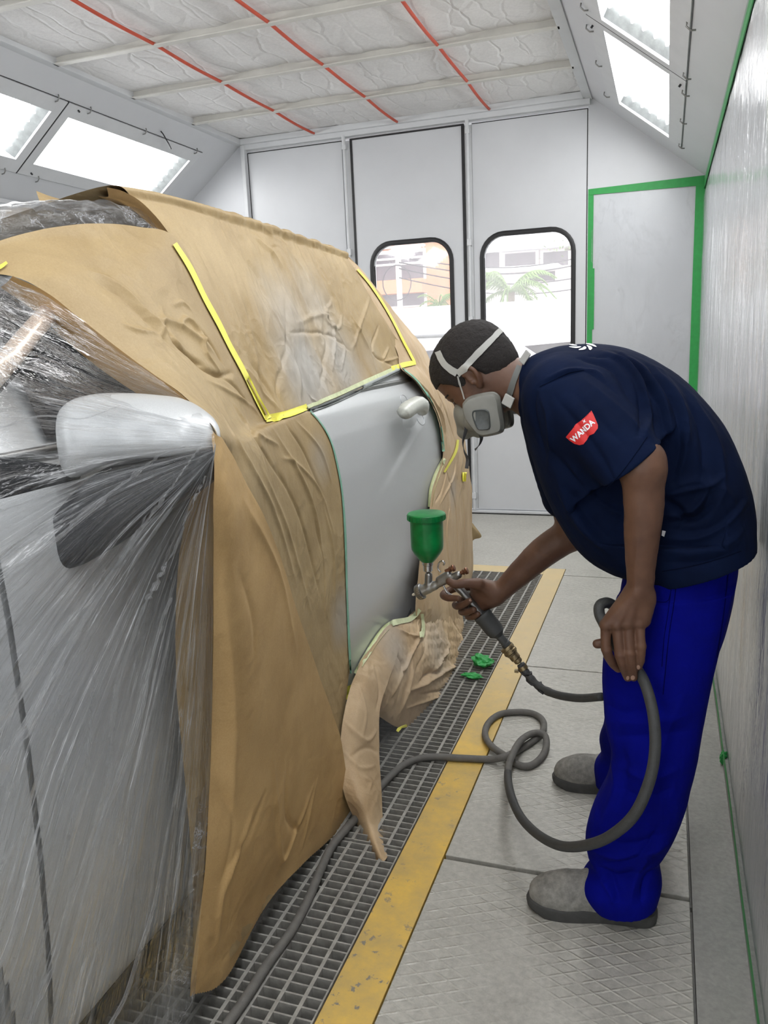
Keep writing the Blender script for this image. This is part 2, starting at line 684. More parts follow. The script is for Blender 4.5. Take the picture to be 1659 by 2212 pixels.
def patch(name, rows, mat, parent=None, step=0.008, amp=0.0, cramp=0.0, freq=7.0, seed=0, creases=(), serr=(),
          face=None, uvattr=False, extra=None, thick=0.0, crmask=None, grain=None):
    """a curved sheet through a grid of world points rows[i][j]"""
    R = np.array(rows, float)
    nr, nc = R.shape[:2]
    lr = [max(1, int(np.ceil(np.linalg.norm(R[i + 1] - R[i], axis=1).max() / step))) for i in range(nr - 1)]
    lc = [max(1, int(np.ceil(np.linalg.norm(R[:, j + 1] - R[:, j], axis=1).max() / step))) for j in range(nc - 1)]
    A = np.array([cr(R[i], lc) for i in range(nr)])              # nr, C, 3
    G = np.array([cr(A[:, j], lr) for j in range(A.shape[1])]).transpose(1, 0, 2)
    N = grid_normals(G)
    # face towards the aisle / camera side
    if (N * (CAM - G)).sum() < 0:
        N = -N
    h, w = G.shape[:2]
    P = G.reshape(-1, 3)
    dsp = np.zeros(len(P))
    if amp:
        dsp += amp * fbm(P * freq * 0.5, 3, seed)
    if cramp:
        W_ = P
        if grain is not None:
            g_ = np.array(grain, float)
            g_ /= np.linalg.norm(g_)
            W_ = P - 0.68 * (P @ g_)[:, None] * g_
        c = cramp * (0.9 * crumple(W_, freq, seed) + 0.55 * crumple(W_, freq * 2.3, seed + 40) + 0.22 * crumple(W_, freq * 5.0, seed + 41))
        m = np.clip(vn(P * 2.3, seed + 3) * 1.2 + 0.6, 0.15, 1.3)
        if crmask is not None:
            m = m * crmask(P)
        dsp += c * m
    if creases:
        tr = BVHTree.FromPolygons([tuple(q) for q in P], [(i * w + j, i * w + j + 1, (i + 1) * w + j + 1, (i + 1) * w + j) for i in range(h - 1) for j in range(w - 1)])
        dsp += px_creases(tr, P, creases)
    if extra is not None:
        dsp += extra(G).reshape(-1)
    G = G + N * dsp.reshape(h, w, 1)
    for e in serr:
        amp_s = 0.003
        if e == 'top':
            ln, inn = G[0], G[1]
        elif e == 'bottom':
            ln, inn = G[-1], G[-2]
        elif e == 'left':
            ln, inn = G[:, 0], G[:, 1]
        else:
            ln, inn = G[:, -1], G[:, -2]
        o = ln - inn
        o /= np.linalg.norm(o, axis=1, keepdims=True) + 1e-9
        s_ = np.cumsum(np.r_[0, np.linalg.norm(np.diff(ln, axis=0), axis=1)])
        z = np.arange(len(ln)) % 2
        ln += o * (amp_s * z)[:, None]
    V = G.reshape(-1, 3)
    Fq = [(i * w + j, i * w + j + 1, (i + 1) * w + j + 1, (i + 1) * w + j) for i in range(h - 1) for j in range(w - 1)]
    o = link(name, V, Fq, mat, parent, smooth=True)
    if uvattr:
        at = o.data.attributes.new('sheet', 'FLOAT_VECTOR', 'POINT')
        ii, jj = np.meshgrid(np.linspace(0, 1, h), np.linspace(0, 1, w), indexing='ij')
        at.data.foreach_set('vector', np.stack([jj, ii, 0 * ii], 2).reshape(-1))
    if thick:
        md = o.modifiers.new('thickness', 'SOLIDIFY')
        md.thickness = thick
        md.offset = 0
    return o


def bvh(*objs):
    V, Fc = [], []
    for o in objs:
        k = len(V)
        V += [o.matrix_basis @ v.co for v in o.data.vertices]
        Fc += [tuple(i + k for i in p.vertices) for p in o.data.polygons]
    return BVHTree.FromPolygons(V, Fc)


def hit(tree, x, y):
    d = Vector(ray(x, y)).normalized()
    r = tree.ray_cast(Vector(CAM), d)
    if r[0] is None:
        return None, None
    n = r[1]
    if n.dot(d) > 0:
        n = -n
    return np.array(r[0]), np.array(n)


def px_creases(tree, co, creases):
    """folds drawn along lines seen in the photograph, laid on the surface"""
    d = np.zeros(len(co))
    for (pts, wd, dp) in creases:
        c = cr(np.array(pts, float), 4)
        q = [hit(tree, *p)[0] for p in c]
        q = [p for p in q if p is not None]
        if len(q) < 2:
            continue
        n = len(q)
        best = np.full(len(co), 1e9)
        fade = np.zeros(len(co))
        for k, (a, b) in enumerate(zip(q[:-1], q[1:])):
            if np.linalg.norm(a - b) > 0.15:
                continue
            r_, t_ = seg_dist(co, a, b)
            s_ = (k + t_) / (n - 1)
            m_ = r_ < best
            best[m_] = r_[m_]
            fade[m_] = np.sin(PI * np.clip(s_[m_], 0.02, 0.98)) ** 0.5
        d += dp * fade * np.exp(-np.abs(best / wd) ** 1.5)
    return d


def strip(name, tree, pts, wid, mat, label=None, parent=None, off=0.0015, step=6, cat=None, group=None, jag=0.0, kind=None, fall=None):
    """a band of tape pressed on to what lies under it"""
    c = cr(np.array(pts, float), [max(1, int(np.hypot(*(np.array(b[:2]) - np.array(a[:2]))) / step)) for a, b in zip(pts[:-1], pts[1:])])
    w = wid if hasattr(wid, '__len__') else [wid] * len(pts)
    ww = np.interp(np.linspace(0, 1, len(c)), np.linspace(0, 1, len(w)), w)
    t = np.gradient(c, axis=0)
    t /= np.linalg.norm(t, axis=1, keepdims=True)
    n = np.stack([-t[:, 1], t[:, 0]], 1)
    V, last = [], None
    for k in range(len(c)):
        for s_ in (-0.5, 0, 0.5):
            q = c[k] + n[k] * ww[k] * s_ * (1 + jag * (random.random() - 0.5))
            p, nn = hit(tree, *q)
            if p is None or (last is not None and np.linalg.norm(p - last) > 0.12):
                if last is not None:
                    dist = np.linalg.norm(last - CAM)
                elif fall is not None:
                    dist = fall
                else:
                    dist = 2.0
                d = ray(*q)
                p = CAM + d / np.linalg.norm(d) * dist
                nn = -d / np.linalg.norm(d)
            last = p
            V.append(p + nn * off)
    Fq = []
    for k in range(len(c) - 1):
        for j in (0, 1):
            a = k * 3 + j
            Fq.append((a, a + 1, a + 4, a + 3))
    o = link(name, V, Fq, mat, parent, smooth=True)
    if parent is None:
        tag(o, label, cat or 'tape', group, kind)
    elif label:
        o['label'] = label
    return o

# ================================================================== the booth
XR, XL = 0.225, -4.16
YB, YF = 6.34, -2.4
CZ = 3.06
XC0, XC1 = -3.345, -0.595       # ceiling edges
ZS = 2.435                      # where the slope meets the walls


def struct(o):
    o['kind'] = 'structure'
    return o


# floor: concrete with the extraction pits open
m = MB()
m.box(0.10, XR + 0.1, YF, YB, -0.6, 0.0)
for _a, _b in ((YF, 0.525), (0.533, 1.893), (1.911, 3.268), (3.276, 4.66), (4.668, 4.80)):
    m.box(-0.545, 0.10, _a, _b, -0.6, -0.03)
m.box(XL - 0.1, XR + 0.1, 4.80, YB + 0.12, -0.6, -0.012)
m.box(-2.72, -1.21, YF, 4.80, -0.6, 0.0)
m.box(XL - 0.1, -3.39, YF, 4.80, -0.6, 0.0)
struct(m.build('floor', CONC))
m = MB()
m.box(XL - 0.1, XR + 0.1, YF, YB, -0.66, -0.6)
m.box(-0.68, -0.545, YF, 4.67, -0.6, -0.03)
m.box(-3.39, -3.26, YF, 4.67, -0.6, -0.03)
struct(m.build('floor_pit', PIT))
m = MB()
m.box(-0.663, -0.545, YF, 4.80, -0.03, 0.0)
m.box(-3.26, -0.663, 4.67, 4.80, -0.03, 0.0)
m.box(-3.39, -3.26, YF, 4.80, -0.03, 0.0)
struct(m.build('trim_1', YELLOW, bevel=0.002))
m = MB()
m.box(XL, XR, 4.803, YB - 0.06, -0.012, -0.001)
fb = struct(m.build('floor_back', TREAD))

ys = [(-0.845, 0.525), (0.533, 1.893), (1.911, 3.268), (3.276, 4.66)]
lab = ['grey tread steel plate behind the near seam, closest to the lens',
       'scuffed grey tread plate under the near shoe, before the wide black gap',
       'grey tread plate between the two cross gaps, hose loops lying on it',
       'grey tread plate beyond the far cross gap, next to the yellow strip end']
for (a, b), L in zip(ys[1:], lab[1:]):
    m = MB()
    m.box(-0.541, 0.094, a, b, -0.03, 0.0)
    tag(m.build('tread_plate', TREAD, bevel=0.002), L, 'floor plate', 'steel tread plates along the aisle')
m = MB()
m.box(-0.541, 0.094, 4.668, 4.797, -0.03, 0.0)
tag(m.build('tread_plate', TREAD), 'narrow tread plate infill beside the end of the yellow strip', 'floor plate', 'steel tread plates along the aisle')

# gratings
gs = [(0.51, 1.897, 'grey bar grating panel nearest the lens under the paper tip'),
      (1.907, 3.285, 'grey bar grating panel in the middle, spray hose across it'),
      (3.292, 4.668, 'far grey bar grating panel ending at the cross strip')]


def grating(x0, x1, a, b):
    g = MB()
    z0, z1 = -0.03, -0.001
    n = int(round((b - a - 0.005) / 0.029))
    for k in range(n + 1):
        y = a + 0.0025 + (b - a - 0.005) * k / n
        g.box(x0 + 0.004, x1 - 0.004, y - 0.0022, y + 0.0022, z0, z1)
    fr = MB()
    x = x1 - 0.0025
    fr.box(x1 - 0.004, x1, a, b, z0, z1)
    fr.box(x0, x0 + 0.004, a, b, z0, z1)
    x = x1 - 0.044
    while x > x0 + 0.01:
        fr.box(x - 0.0045, x + 0.0045, a, b, z0 + 0.004, z1 + 0.0012)
        x -= 0.0535
    return g, fr


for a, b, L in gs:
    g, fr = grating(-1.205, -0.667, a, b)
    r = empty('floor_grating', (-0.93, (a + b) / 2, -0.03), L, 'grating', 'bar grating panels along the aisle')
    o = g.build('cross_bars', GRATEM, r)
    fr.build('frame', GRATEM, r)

# back wall with three folding leaves
m = MB()
m.box(-3.33, -0.575, YB, YB + 0.12, 2.985, CZ + 0.1)
m.box(-0.575, XR + 0.1, YB, YB + 0.12, 0, CZ + 0.1)
m.box(XL - 0.1, -3.33, YB, YB + 0.12, 0, CZ + 0.1)
struct(m.build('wall_back', WHITE))
m = MB()
m.box(-3.35, -3.315, YB - 0.05, YB, 0, CZ - 0.02)
m.box(-3.35, -0.56, YB - 0.045, YB, 2.99, 3.045)
m.box(-3.33, -0.575, YB - 0.02, YB + 0.08, 0, 0.022)
struct(m.build('trim_2', WHITE2, bevel=0.004))


def rrect(x0, x1, z0, z1, r, n=7):
    P = []
    for cx, cz, a0 in ((x1 - r, z1 - r, 0), (x0 + r, z1 - r, PI / 2), (x0 + r, z0 + r, PI), (x1 - r, z0 + r, 1.5 * PI)):
        for k in range(n + 1):
            a = a0 + PI / 2 * k / n
            P.append((cx + r * math.cos(a), cz + r * math.sin(a)))
    return P


def leaf(name, x0, x1, z0, z1, win, parent=None):
    yf, yb = YB + 0.0, YB + 0.045
    if not win:
        return MB().box(x0, x1, yf, yb, z0, z1).build(name, WHITE, parent, bevel=0.003)
    inner = rrect(*win)
    cx, cz = (win[0] + win[1]) / 2, (win[2] + win[3]) / 2
    outer = []
    n = len(inner) // 4
    for k, (x, z) in enumerate(inner):
        q = k // n
        t = (k % n) / (n - 1)
        corner = [(x1, z1), (x0, z1), (x0, z0), (x1, z0)][q]
        if abs(t - 0.5) < 0.08:
            outer.append(corner)
        elif (t < 0.5) == (q in (0, 2)):
            outer.append((corner[0], z))
        else:
            outer.append((x, corner[1]))
    N = len(inner)
    V = [(x, yf, z) for x, z in outer] + [(x, yf, z) for x, z in inner] + [(x, yb, z) for x, z in inner] + [(x, yb, z) for x, z in outer]
    Fq = []
    for k in range(N):
        j = (k + 1) % N
        for L in range(3):
            Fq.append((L * N + k, L * N + j, (L + 1) * N + j, (L + 1) * N + k))
        Fq.append((3 * N + k, 3 * N + j, j, k))
    o = link(name, V, Fq, WHITE, parent)
    bm = bmesh.new()
    bm.from_mesh(o.data)
    bmesh.ops.recalc_face_normals(bm, faces=bm.faces)
    bm.to_mesh(o.data)
    bm.free()
    return o


def gasket(name, win, w, mat, parent, y=None, d=0.012):
    y = YB if y is None else y
    x0, x1, z0, z1, r = win
    A = rrect(x0 - w, x1 + w, z0 - w, z1 + w, r + w)
    B = rrect(x0, x1, z0, z1, r)
    rings_ = [[(x, y + 0.03, z) for x, z in B], [(x, y - d * 0.6, z) for x, z in B],
              [((x + X) / 2, y - d, (z + Z) / 2) for (x, z), (X, Z) in zip(A, B)],
              [(x, y - d * 0.5, z) for x, z in A], [(x, y + 0.002, z) for x, z in A]]
    g = MB().rings(rings_, cap=False)
    return g.build(name, mat, parent, angle=0.9)


def mk_pane():
    M = Mat('dusty_clear_acrylic')
    M.t.nodes.remove(M.b)
    tr = M.n('ShaderNodeBsdfTransparent')
    tl = M.n('ShaderNodeBsdfTranslucent')
    tl.inputs[0].default_value = (0.95, 0.93, 0.95, 1)
    gl = M.n('ShaderNodeBsdfGlossy')
    gl.inputs['Roughness'].default_value = 0.03
    a = M.n('ShaderNodeMixShader')
    M.l(M.ramp(M.noise(2.0, 6, 0.7), [(0.3, (0.10, 0.10, 0.10, 1)), (0.7, (0.17, 0.17, 0.17, 1))]), a.inputs[0])
    M.l(tr.outputs[0], a.inputs[1])
    M.l(tl.outputs[0], a.inputs[2])
    b = M.n('ShaderNodeMixShader')
    b.inputs[0].default_value = 0.04
    M.l(a.outputs[0], b.inputs[1])
    M.l(gl.outputs[0], b.inputs[2])
    M.l(b.outputs[0], M.out.inputs[0])
    return M.m


PANE = mk_pane()
wins = [None, (-2.245, -1.62, 0.84, 2.155, 0.15), (-1.345, -0.69, 0.84, 2.155, 0.15)]
spans = [(-3.308, -2.475), (-2.388, -1.503), (-1.425, -0.582)]
for k in range(3):
    x0, x1 = spans[k]
    d = empty('door_%d' % (k + 1), ((x0 + x1) / 2, YB + 0.02, 0.023), None, None, None, 'structure')
    leaf('door_leaf', x0, x1, 0.03, 2.968, wins[k], d)
    if wins[k]:
        gasket('window_frame', wins[k], 0.034, BLACKRUB, d)
        x0w, x1w, z0w, z1w, rw = wins[k]
        P = rrect(x0w - 0.01, x1w + 0.01, z0w - 0.01, z1w + 0.01, rw)
        MB().prism([(x, YB + 0.02, z) for x, z in P], (0, 0.004, 0)).build('window_pane', PANE, d)
    if k == 0:
        MB().box(x1 + 0.002, x1 + 0.085, YB + 0.004, YB + 0.045, 0.03, 2.968).build('closing_strip', WHITE2, d, bevel=0.003)
    if k == 1:
        g = MB()
        g.box(x0 - 0.016, x0 + 0.002, YB - 0.006, YB + 0.02, 0.03, 2.978)
        g.box(x1 - 0.002, x1 + 0.018, YB - 0.006, YB + 0.02, 0.03, 2.978)
        g.box(x0, x1, YB - 0.006, YB + 0.02, 2.966, 2.978)
        g.build('rubber_seal', BLACKRUB, d)
        MB().tube([(x0w - 0.03, YB + 0.055, 1.435), (x1w + 0.03, YB + 0.055, 1.435)], 0.017, 10).build('guard_rail', WHITE2, d)
    if k == 2:
        g = MB()
        g.box(x0 - 0.058, x0 - 0.002, YB + 0.004, YB + 0.045, 0.03, 2.968)
        g.build('closing_strip', WHITE2, d, bevel=0.003)
        g = MB()
        g.box(x1 - 0.001, x1 + 0.005, YB - 0.001, YB + 0.02, 0.03, 2.972)
        g.box(x0, x1, YB - 0.001, YB + 0.02, 2.967, 2.973)
        g.build('dark_gap', BLACKRUB, d)
    if k == 0:
        g = MB()
        g.box(x0, x1, YB - 0.001, YB + 0.02, 2.967, 2.974)
        g.box(x0 - 0.006, x0, YB - 0.001, YB + 0.02, 0.03, 2.972)
        g.build('dark_gap', BLACKRUB, d)
    if k in (0, 2):
        xr = x1 + 0.03 if k == 0 else x0 - 0.028
        g = MB()
        g.tube([(xr, YB - 0.022, 0.03), (xr, YB - 0.022, 2.985)], 0.011, 10)
        for z in (0.12, 1.1, 1.52, 2.1, 2.9):
            g.box(xr - 0.016, xr + 0.016, YB - 0.036, YB + 0.001, z, z + 0.05)
        g.tube([(xr, YB - 0.03, 2.93), (xr, YB - 0.04, 3.0)], 0.014, 8)
        g.build('locking_rod', WHITE2, d, angle=0.7)

# ceiling filter and its grid
gx = np.linspace(XC0 - 0.02, XC1 + 0.02, 180)
gy = np.linspace(YF, YB, 330)
XX, YY = np.meshgrid(gx, gy)
P = np.stack([XX.ravel(), YY.ravel(), 0 * XX.ravel()], 1)
zz = CZ + 0.007 * fbm(P * np.array([3, 1.2, 1]), 3, 5)
bay = (P[:, 1] - (6.285 - 0.715 * 20)) / 0.715
zz = zz - 0.014 * np.abs(np.sin(PI * bay)) ** 0.7 + 0.012
zz += 0.0045 * crumple(P * np.array([1.0, 0.45, 1]), 7, 3) + 0.004 * crumple(P * np.array([1.0, 0.35, 1]), 14, 8)
w = len(gx)
h = len(gy)
struct(link('ceiling', np.stack([P[:, 0], P[:, 1], zz], 1),
            [(i * w + j, (i + 1) * w + j, (i + 1) * w + j + 1, i * w + j + 1) for i in range(h - 1) for j in range(w - 1)], FILTER, smooth=True))
struct(MB().box(XL - 0.2, XR + 0.2, YF, YB + 0.1, CZ + 0.16, CZ + 0.2).build('ceiling_plenum', WHITE2))
bar_y = [6.285 - 0.715 * k for k in range(1, 11)]
names = {0: 'white flat bar across the ceiling filter, nearest the back doors', 1: 'second white ceiling bar from the back doors',
         2: 'third white ceiling bar from the back doors', 3: 'white ceiling bar cut by the top left corner of the photo'}
for k, y in enumerate(bar_y[:4]):
    m = MB()
    m.box(XC0, XC1, y - 0.022, y + 0.022, CZ - 0.034, CZ - 0.026)
    m.box(XC0, XC1, y - 0.003, y + 0.003, CZ - 0.026, CZ + 0.03)
    tag(m.build('ceiling_bar', OFFWHITE, bevel=0.002), names.get(k, 'white ceiling bar overhead, outside the photo'), 'ceiling bar', 'bars holding the ceiling filter')
rl = ['red rod under the ceiling filter, leftmost of the three', 'middle red rod under the ceiling filter', 'red rod under the ceiling filter, nearest the right lights']
for x, L in zip((-2.675, -1.985, -1.275), rl):
    pts = []
    y = 1.99
    while y < 6.29:
        b = (y - (6.285 - 0.715 * 20)) / 0.715
        pts.append((x + 0.002 * math.sin(y * 5), y, CZ - 0.024 - 0.007 * abs(math.sin(PI * b))))
        y += 0.715 / 10
    tag(MB().tube(pts, 0.0095, 8).build('ceiling_rod', RED, smooth=True), L, 'rod', 'red rods under the ceiling filter')
m = MB()
m.box(XC1 - 0.015, XC1 + 0.045, YF, YB, CZ - 0.034, CZ + 0.01)
m.box(XC0 - 0.045, XC0 + 0.015, YF, YB, CZ - 0.034, CZ + 0.01)
m.box(XC0, XC1, YB - 0.075, YB - 0.04, CZ - 0.034, CZ + 0.01)
struct(m.build('trim_3', WHITE2, bevel=0.003))

# side walls with the sloping light soffits
LAMPS = [(4.43, 5.97), (2.89, 4.43), (1.35, 2.89), (-0.19, 1.35), (-1.73, -0.19)]


def slope_frame(side):
    if side > 0:
        A, B = np.array([-0.575, 0, CZ - 0.005]), np.array([XR, 0, ZS])
    else:
        A, B = np.array([-3.35, 0, CZ - 0.005]), np.array([XL, 0, ZS])
    s = B - A
    L = np.linalg.norm(s)
    s /= L
    n = np.cross(s, [0, 1, 0])
    if n[2] > 0:
        n = -n
    return A, s, n, L          # n points down into the room


def SP(fr, s, y, d=0.0):
    A, sv, n, L = fr
    p = A + sv * s - n * d     # d>0 = above the soffit
    return np.array([p[0], y, p[2]])


def sbox(m, fr, s0, s1, y0, y1, d0, d1):
    v = [SP(fr, s, y, d) for d in (d0, d1) for y in (y0, y1) for s in (s0, s1)]
    m.add(v, [(0, 2, 3, 1), (4, 5, 7, 6), (0, 1, 5, 4), (2, 6, 7, 3), (0, 4, 6, 2), (1, 3, 7, 5)])


EMIT = bpy.data.materials.new('glowing_lamp_diffuser')
EMIT.use_nodes = True
_t = EMIT.node_tree
_t.nodes.remove(_t.nodes['Principled BSDF'])
_e = _t.nodes.new('ShaderNodeEmission')
_e.inputs[0].default_value = (0.99, 0.995, 1.0, 1)
_e.inputs[1].default_value = LAMP_STRENGTH
_t.links.new(_e.outputs[0], _t.nodes['Material Output'].inputs[0])

ENDR = plain('dull_grey_reflector', (142, 146, 146), 0.7, var=0.15, nscale=30)
for side in (1, -1):
    fr = slope_frame(side)
    L = fr[3]
    S0, S1 = 0.205, 0.80
    m = MB()
    if side > 0:
        m.box(XR, XR + 0.1, YF, YB, 0, ZS)
    else:
        m.box(XL - 0.1, XL, YF, YB, 0, ZS)
    sbox(m, fr, 0, S0, YF, YB, 0, 0.05)
    sbox(m, fr, S1, L, YF, YB, 0, 0.05)
    prev = YF
    for (a, b) in LAMPS[::-1]:
        sbox(m, fr, S0, S1, prev, a + 0.004, 0, 0.05)
        prev = b - 0.004
    sbox(m, fr, S0, S1, prev, YB, 0, 0.05)
    struct(m.build('wall_right' if side > 0 else 'wall_left', WHITE))
    wherel = {1: ['sloping light box on the right, nearest the back doors', 'right side light box cut by the top of the photo',
                  'light box on the right soffit above the painter, outside the photo', 'light box on the right soffit beside the lens', 'light box on the right soffit at the added front opening'],
              -1: ['sloping light box on the left above the car, nearest the back doors', 'left side light box cut by the left edge of the photo',
                   'light box on the left soffit above the car roof, outside the photo', 'light box on the left soffit above the bonnet, outside the photo', 'light box on the left soffit at the added front opening']}[side]
    for k, (a, b) in enumerate(LAMPS):
        c = SP(fr, 0.5, (a + b) / 2)
        r = empty('ceiling_light', c, wherel[k], 'light', 'light boxes in the sloping soffits')
        g = MB()
        a1, b1 = a + 0.006, b - 0.006
        s0, s1, g0, g1 = S0 + 0.004, S1 - 0.004, 0.305, 0.70
        ya, yb = a + 0.075, b - 0.075
        sbox(g, fr, s0, g0, a1, b1, -0.008, 0.004)
        sbox(g, fr, g1, s1, a1, b1, -0.008, 0.004)
        sbox(g, fr, g0, g1, a1, ya, -0.008, 0.004)
        sbox(g, fr, g0, g1, yb, b1, -0.008, 0.004)
        # box sides
        sbox(g, fr, g0 - 0.01, g0, ya - 0.01, yb + 0.01, 0.004, 0.11)
        sbox(g, fr, g1, g1 + 0.01, ya - 0.01, yb + 0.01, 0.004, 0.11)
        sbox(g, fr, g0, g1, ya - 0.01, ya, 0.004, 0.11)
        sbox(g, fr, g0, g1, yb, yb + 0.01, 0.004, 0.11)
        sbox(g, fr, g0 - 0.01, g1 + 0.01, ya - 0.01, yb + 0.01, 0.11, 0.12)
        g.build('frame', WHITE2, r)
        # corrugated glowing sheet and its unlit scalloped ends
        ns = 50
        V, Fq = [], []
        ss = np.linspace(g0 + 0.002, g1 - 0.002, ns)
        dd = 0.055 + 0.017 * np.sin(2 * PI * ss / 0.066)
        for s_, d_ in zip(ss, dd):
            V += [SP(fr, s_, ya + 0.05 + 0.8 * (d_ - 0.055), d_), SP(fr, s_, yb - 0.06 - 1.1 * (d_ - 0.055), d_)]
        for i in range(ns - 1):
            Fq.append((2 * i, 2 * i + 1, 2 * i + 3, 2 * i + 2))
        link('diffuser', V, Fq, EMIT, r, smooth=True)
        for yy, sg in ((ya, 1), (yb, -1)):
            V, Fq = [], []
            for s_, d_ in zip(ss, dd):
                V += [SP(fr, s_, yy + 0.001 * sg, 0.006), SP(fr, s_, yy + sg * (0.05 + 0.8 * (d_ - 0.055)), d_ - 0.001)]
            for i in range(ns - 1):
                Fq.append((2 * i, 2 * i + 1, 2 * i + 3, 2 * i + 2))
            link('end_reflector', V, Fq, ENDR, r, smooth=True)
        # wire retainers along both long edges, and the dark joint lines
        j = MB()
        sbox(j, fr, S0 - 0.002, S0 + 0.002, a, b, -0.0015, 0.01)
        sbox(j, fr, S1 - 0.002, S1 + 0.002, a, b, -0.0015, 0.01)
        sbox(j, fr, S0, S1, a - 0.003, a + 0.003, -0.0085, 0.01)
        j.build('dark_joint', DARKMETAL, r)
        for sc_ in (S0, S1):
            for t in (0.12, 0.5, 0.93):
                y = a + (b - a) * t
                q = MB()
                q.tube([SP(fr, sc_ - 0.02, y, -0.004), SP(fr, sc_ - 0.012, y, -0.02), SP(fr, sc_ + 0.012, y + 0.004, -0.022),
                        SP(fr, sc_ + 0.028, y + 0.006, -0.011)], 0.004, 6)
                q.build('clip', STEELD, r, smooth=True)
            q = MB()
            q.tube([SP(fr, sc_ + (0.03 if sc_ < 0.5 else -0.03), a + (b - a) * 0.07, -0.002), SP(fr, sc_ + (0.03 if sc_ < 0.5 else -0.03), a + (b - a) * 0.07, -0.022)], 0.006, 6)
            q.build('screw', DARKMETAL, r)
# loose hook on the left soffit
fr = slope_frame(-1)
p = PX(365, 288, -3.50)
tag(MB().tube([SP(fr, 0.165, 5.36, -0.002), SP(fr, 0.165, 5.36, -0.03), SP(fr, 0.21, 5.46, -0.045), SP(fr, 0.24, 5.52, -0.05)], 0.0045, 6).build('wire_hook', DARKMETAL, smooth=True),
    'small dark wire hook sticking out of the left soffit', 'hook')
struct(MB().box(XL - 0.1, -3.33, YF - 0.1, YF, 0, CZ).box(-0.57, XR + 0.1, YF - 0.1, YF, 0, CZ).box(-3.33, -0.57, YF - 0.1, YF, 2.98, CZ + 0.1).build('wall_front', WHITE))  # unseen opening added in the front wall to let in frontal daylight
# moulding where the left wall meets the soffit
struct(MB().box(XL, XL + 0.012, YF, YB, ZS - 0.03, ZS - 0.005).build('trim_4', WHITE2))

# ------------------------------------------------------------ film and green tape on the right
gy = np.linspace(-0.4, YB - 0.02, 260)
gz = np.linspace(0.05, 2.37, 90)
YY, ZZ = np.meshgrid(gy, gz)
P = np.stack([0 * YY.ravel(), YY.ravel(), ZZ.ravel()], 1)
dx = 0.007 + 0.005 * fbm(P * np.array([1, 9, 1.6]), 3, 21) + 0.003 * crumple(P * np.array([1, 2.2, 0.5]), 5, 9)
edge = np.minimum(np.minimum(P[:, 2] - 0.05, 2.37 - P[:, 2]), 0.08) / 0.08
V = np.stack([XR - 0.0015 - np.clip(dx, 0.0005, 0.03) * edge, P[:, 1], P[:, 2]], 1)
w, h = len(gy), len(gz)
tag(link('masking_film', V, [(i * w + j, i * w + j + 1, (i + 1) * w + j + 1, (i + 1) * w + j) for i in range(h - 1) for j in range(w - 1)], FILM_WALL, smooth=True),
    'clear wrinkled masking film covering the whole right wall', 'plastic film')
gx = np.linspace(-0.545, 0.19, 90)
gz = np.linspace(0.03, 2.39, 150)
XX, ZZ = np.meshgrid(gx, gz)
P = np.stack([XX.ravel(), 0 * XX.ravel(), ZZ.ravel()], 1)
dx = 0.003 + 0.003 * crumple(P * np.array([1.0, 1, 0.6]), 3.5, 31)
V = np.stack([P[:, 0], YB - 0.0015 - np.clip(dx, 0.0003, 0.02), P[:, 2]], 1)
w, h = len(gx), len(gz)
tag(link('masking_film', V, [(i * w + j, i * w + j + 1, (i + 1) * w + j + 1, (i + 1) * w + j) for i in range(h - 1) for j in range(w - 1)], FILM_BACK, smooth=True),
    'clear film with fine creases on the narrow panel right of the doors', 'plastic film')


def tape_box(name, x0, x1, y0, y1, z0, z1, label):
    return tag(MB().box(x0, x1, y0, y1, z0, z1).build(name, GREENT), label, 'tape', 'green masking tape on the walls')


yb = YB - 0.006
tape_box('masking_tape', -0.570, -0.532, yb, YB - 0.001, 0.02, 2.425, 'green tape strip down the left edge of the filmed back panel')
tape_box('masking_tape', -0.555, -0.520, yb - 0.004, yb, 1.43, 1.87, 'short second piece of green tape overlapping the left strip')
m = MB().prism([(-0.56, yb - 0.002, 2.425), (0.222, yb - 0.002, 2.44), (0.222, yb - 0.002, 2.375), (-0.56, yb - 0.002, 2.385)], (0, 0.004, 0))
tag(m.build('masking_tape', GREENT), 'green tape strip across the top of the filmed back panel', 'tape', 'green masking tape on the walls')
tape_box('masking_tape', 0.160, 0.222, yb - 0.005, yb - 0.001, 0.02, 2.40, 'wide green tape strip in the back right corner')
m = MB()
m.box(XR - 0.012, XR - 0.008, -0.4, YB - 0.01, 2.352, 2.40)
tag(m.build('masking_tape', GREENT), 'long green tape along the top of the right wall film', 'tape', 'green masking tape on the walls')
fr = slope_frame(1)
m = MB()
V = []
tag(MB().box(XR - 0.009, XR - 0.006, -0.4, YB - 0.01, 2.398, ZS).build('masking_tape', plain('tape_seen_through_film', (140, 160, 148), 0.4, var=0.1)),
    'pale greyish green strip above the long green tape', 'tape')
V, Fq = [], []
for k in range(140):
    y = -0.4 + (YB + 0.38) * k / 139
    wv = 0.006 * math.sin(y * 3.1) + 0.004 * math.sin(y * 9)
    V += [(XR - 0.014, y, 0.030 + wv), (XR - 0.014, y, 0.062 + wv)]
for k in range(139):
    Fq.append((2 * k, 2 * k + 1, 2 * k + 3, 2 * k + 2))
tag(link('masking_tape', V, Fq, GREENT), 'green tape running along the bottom of the right wall film', 'tape', 'green masking tape on the walls')
struct(MB().box(XR - 0.012, XR, YF, YB, 0.0, 0.03).build('baseboard_right', CONC))


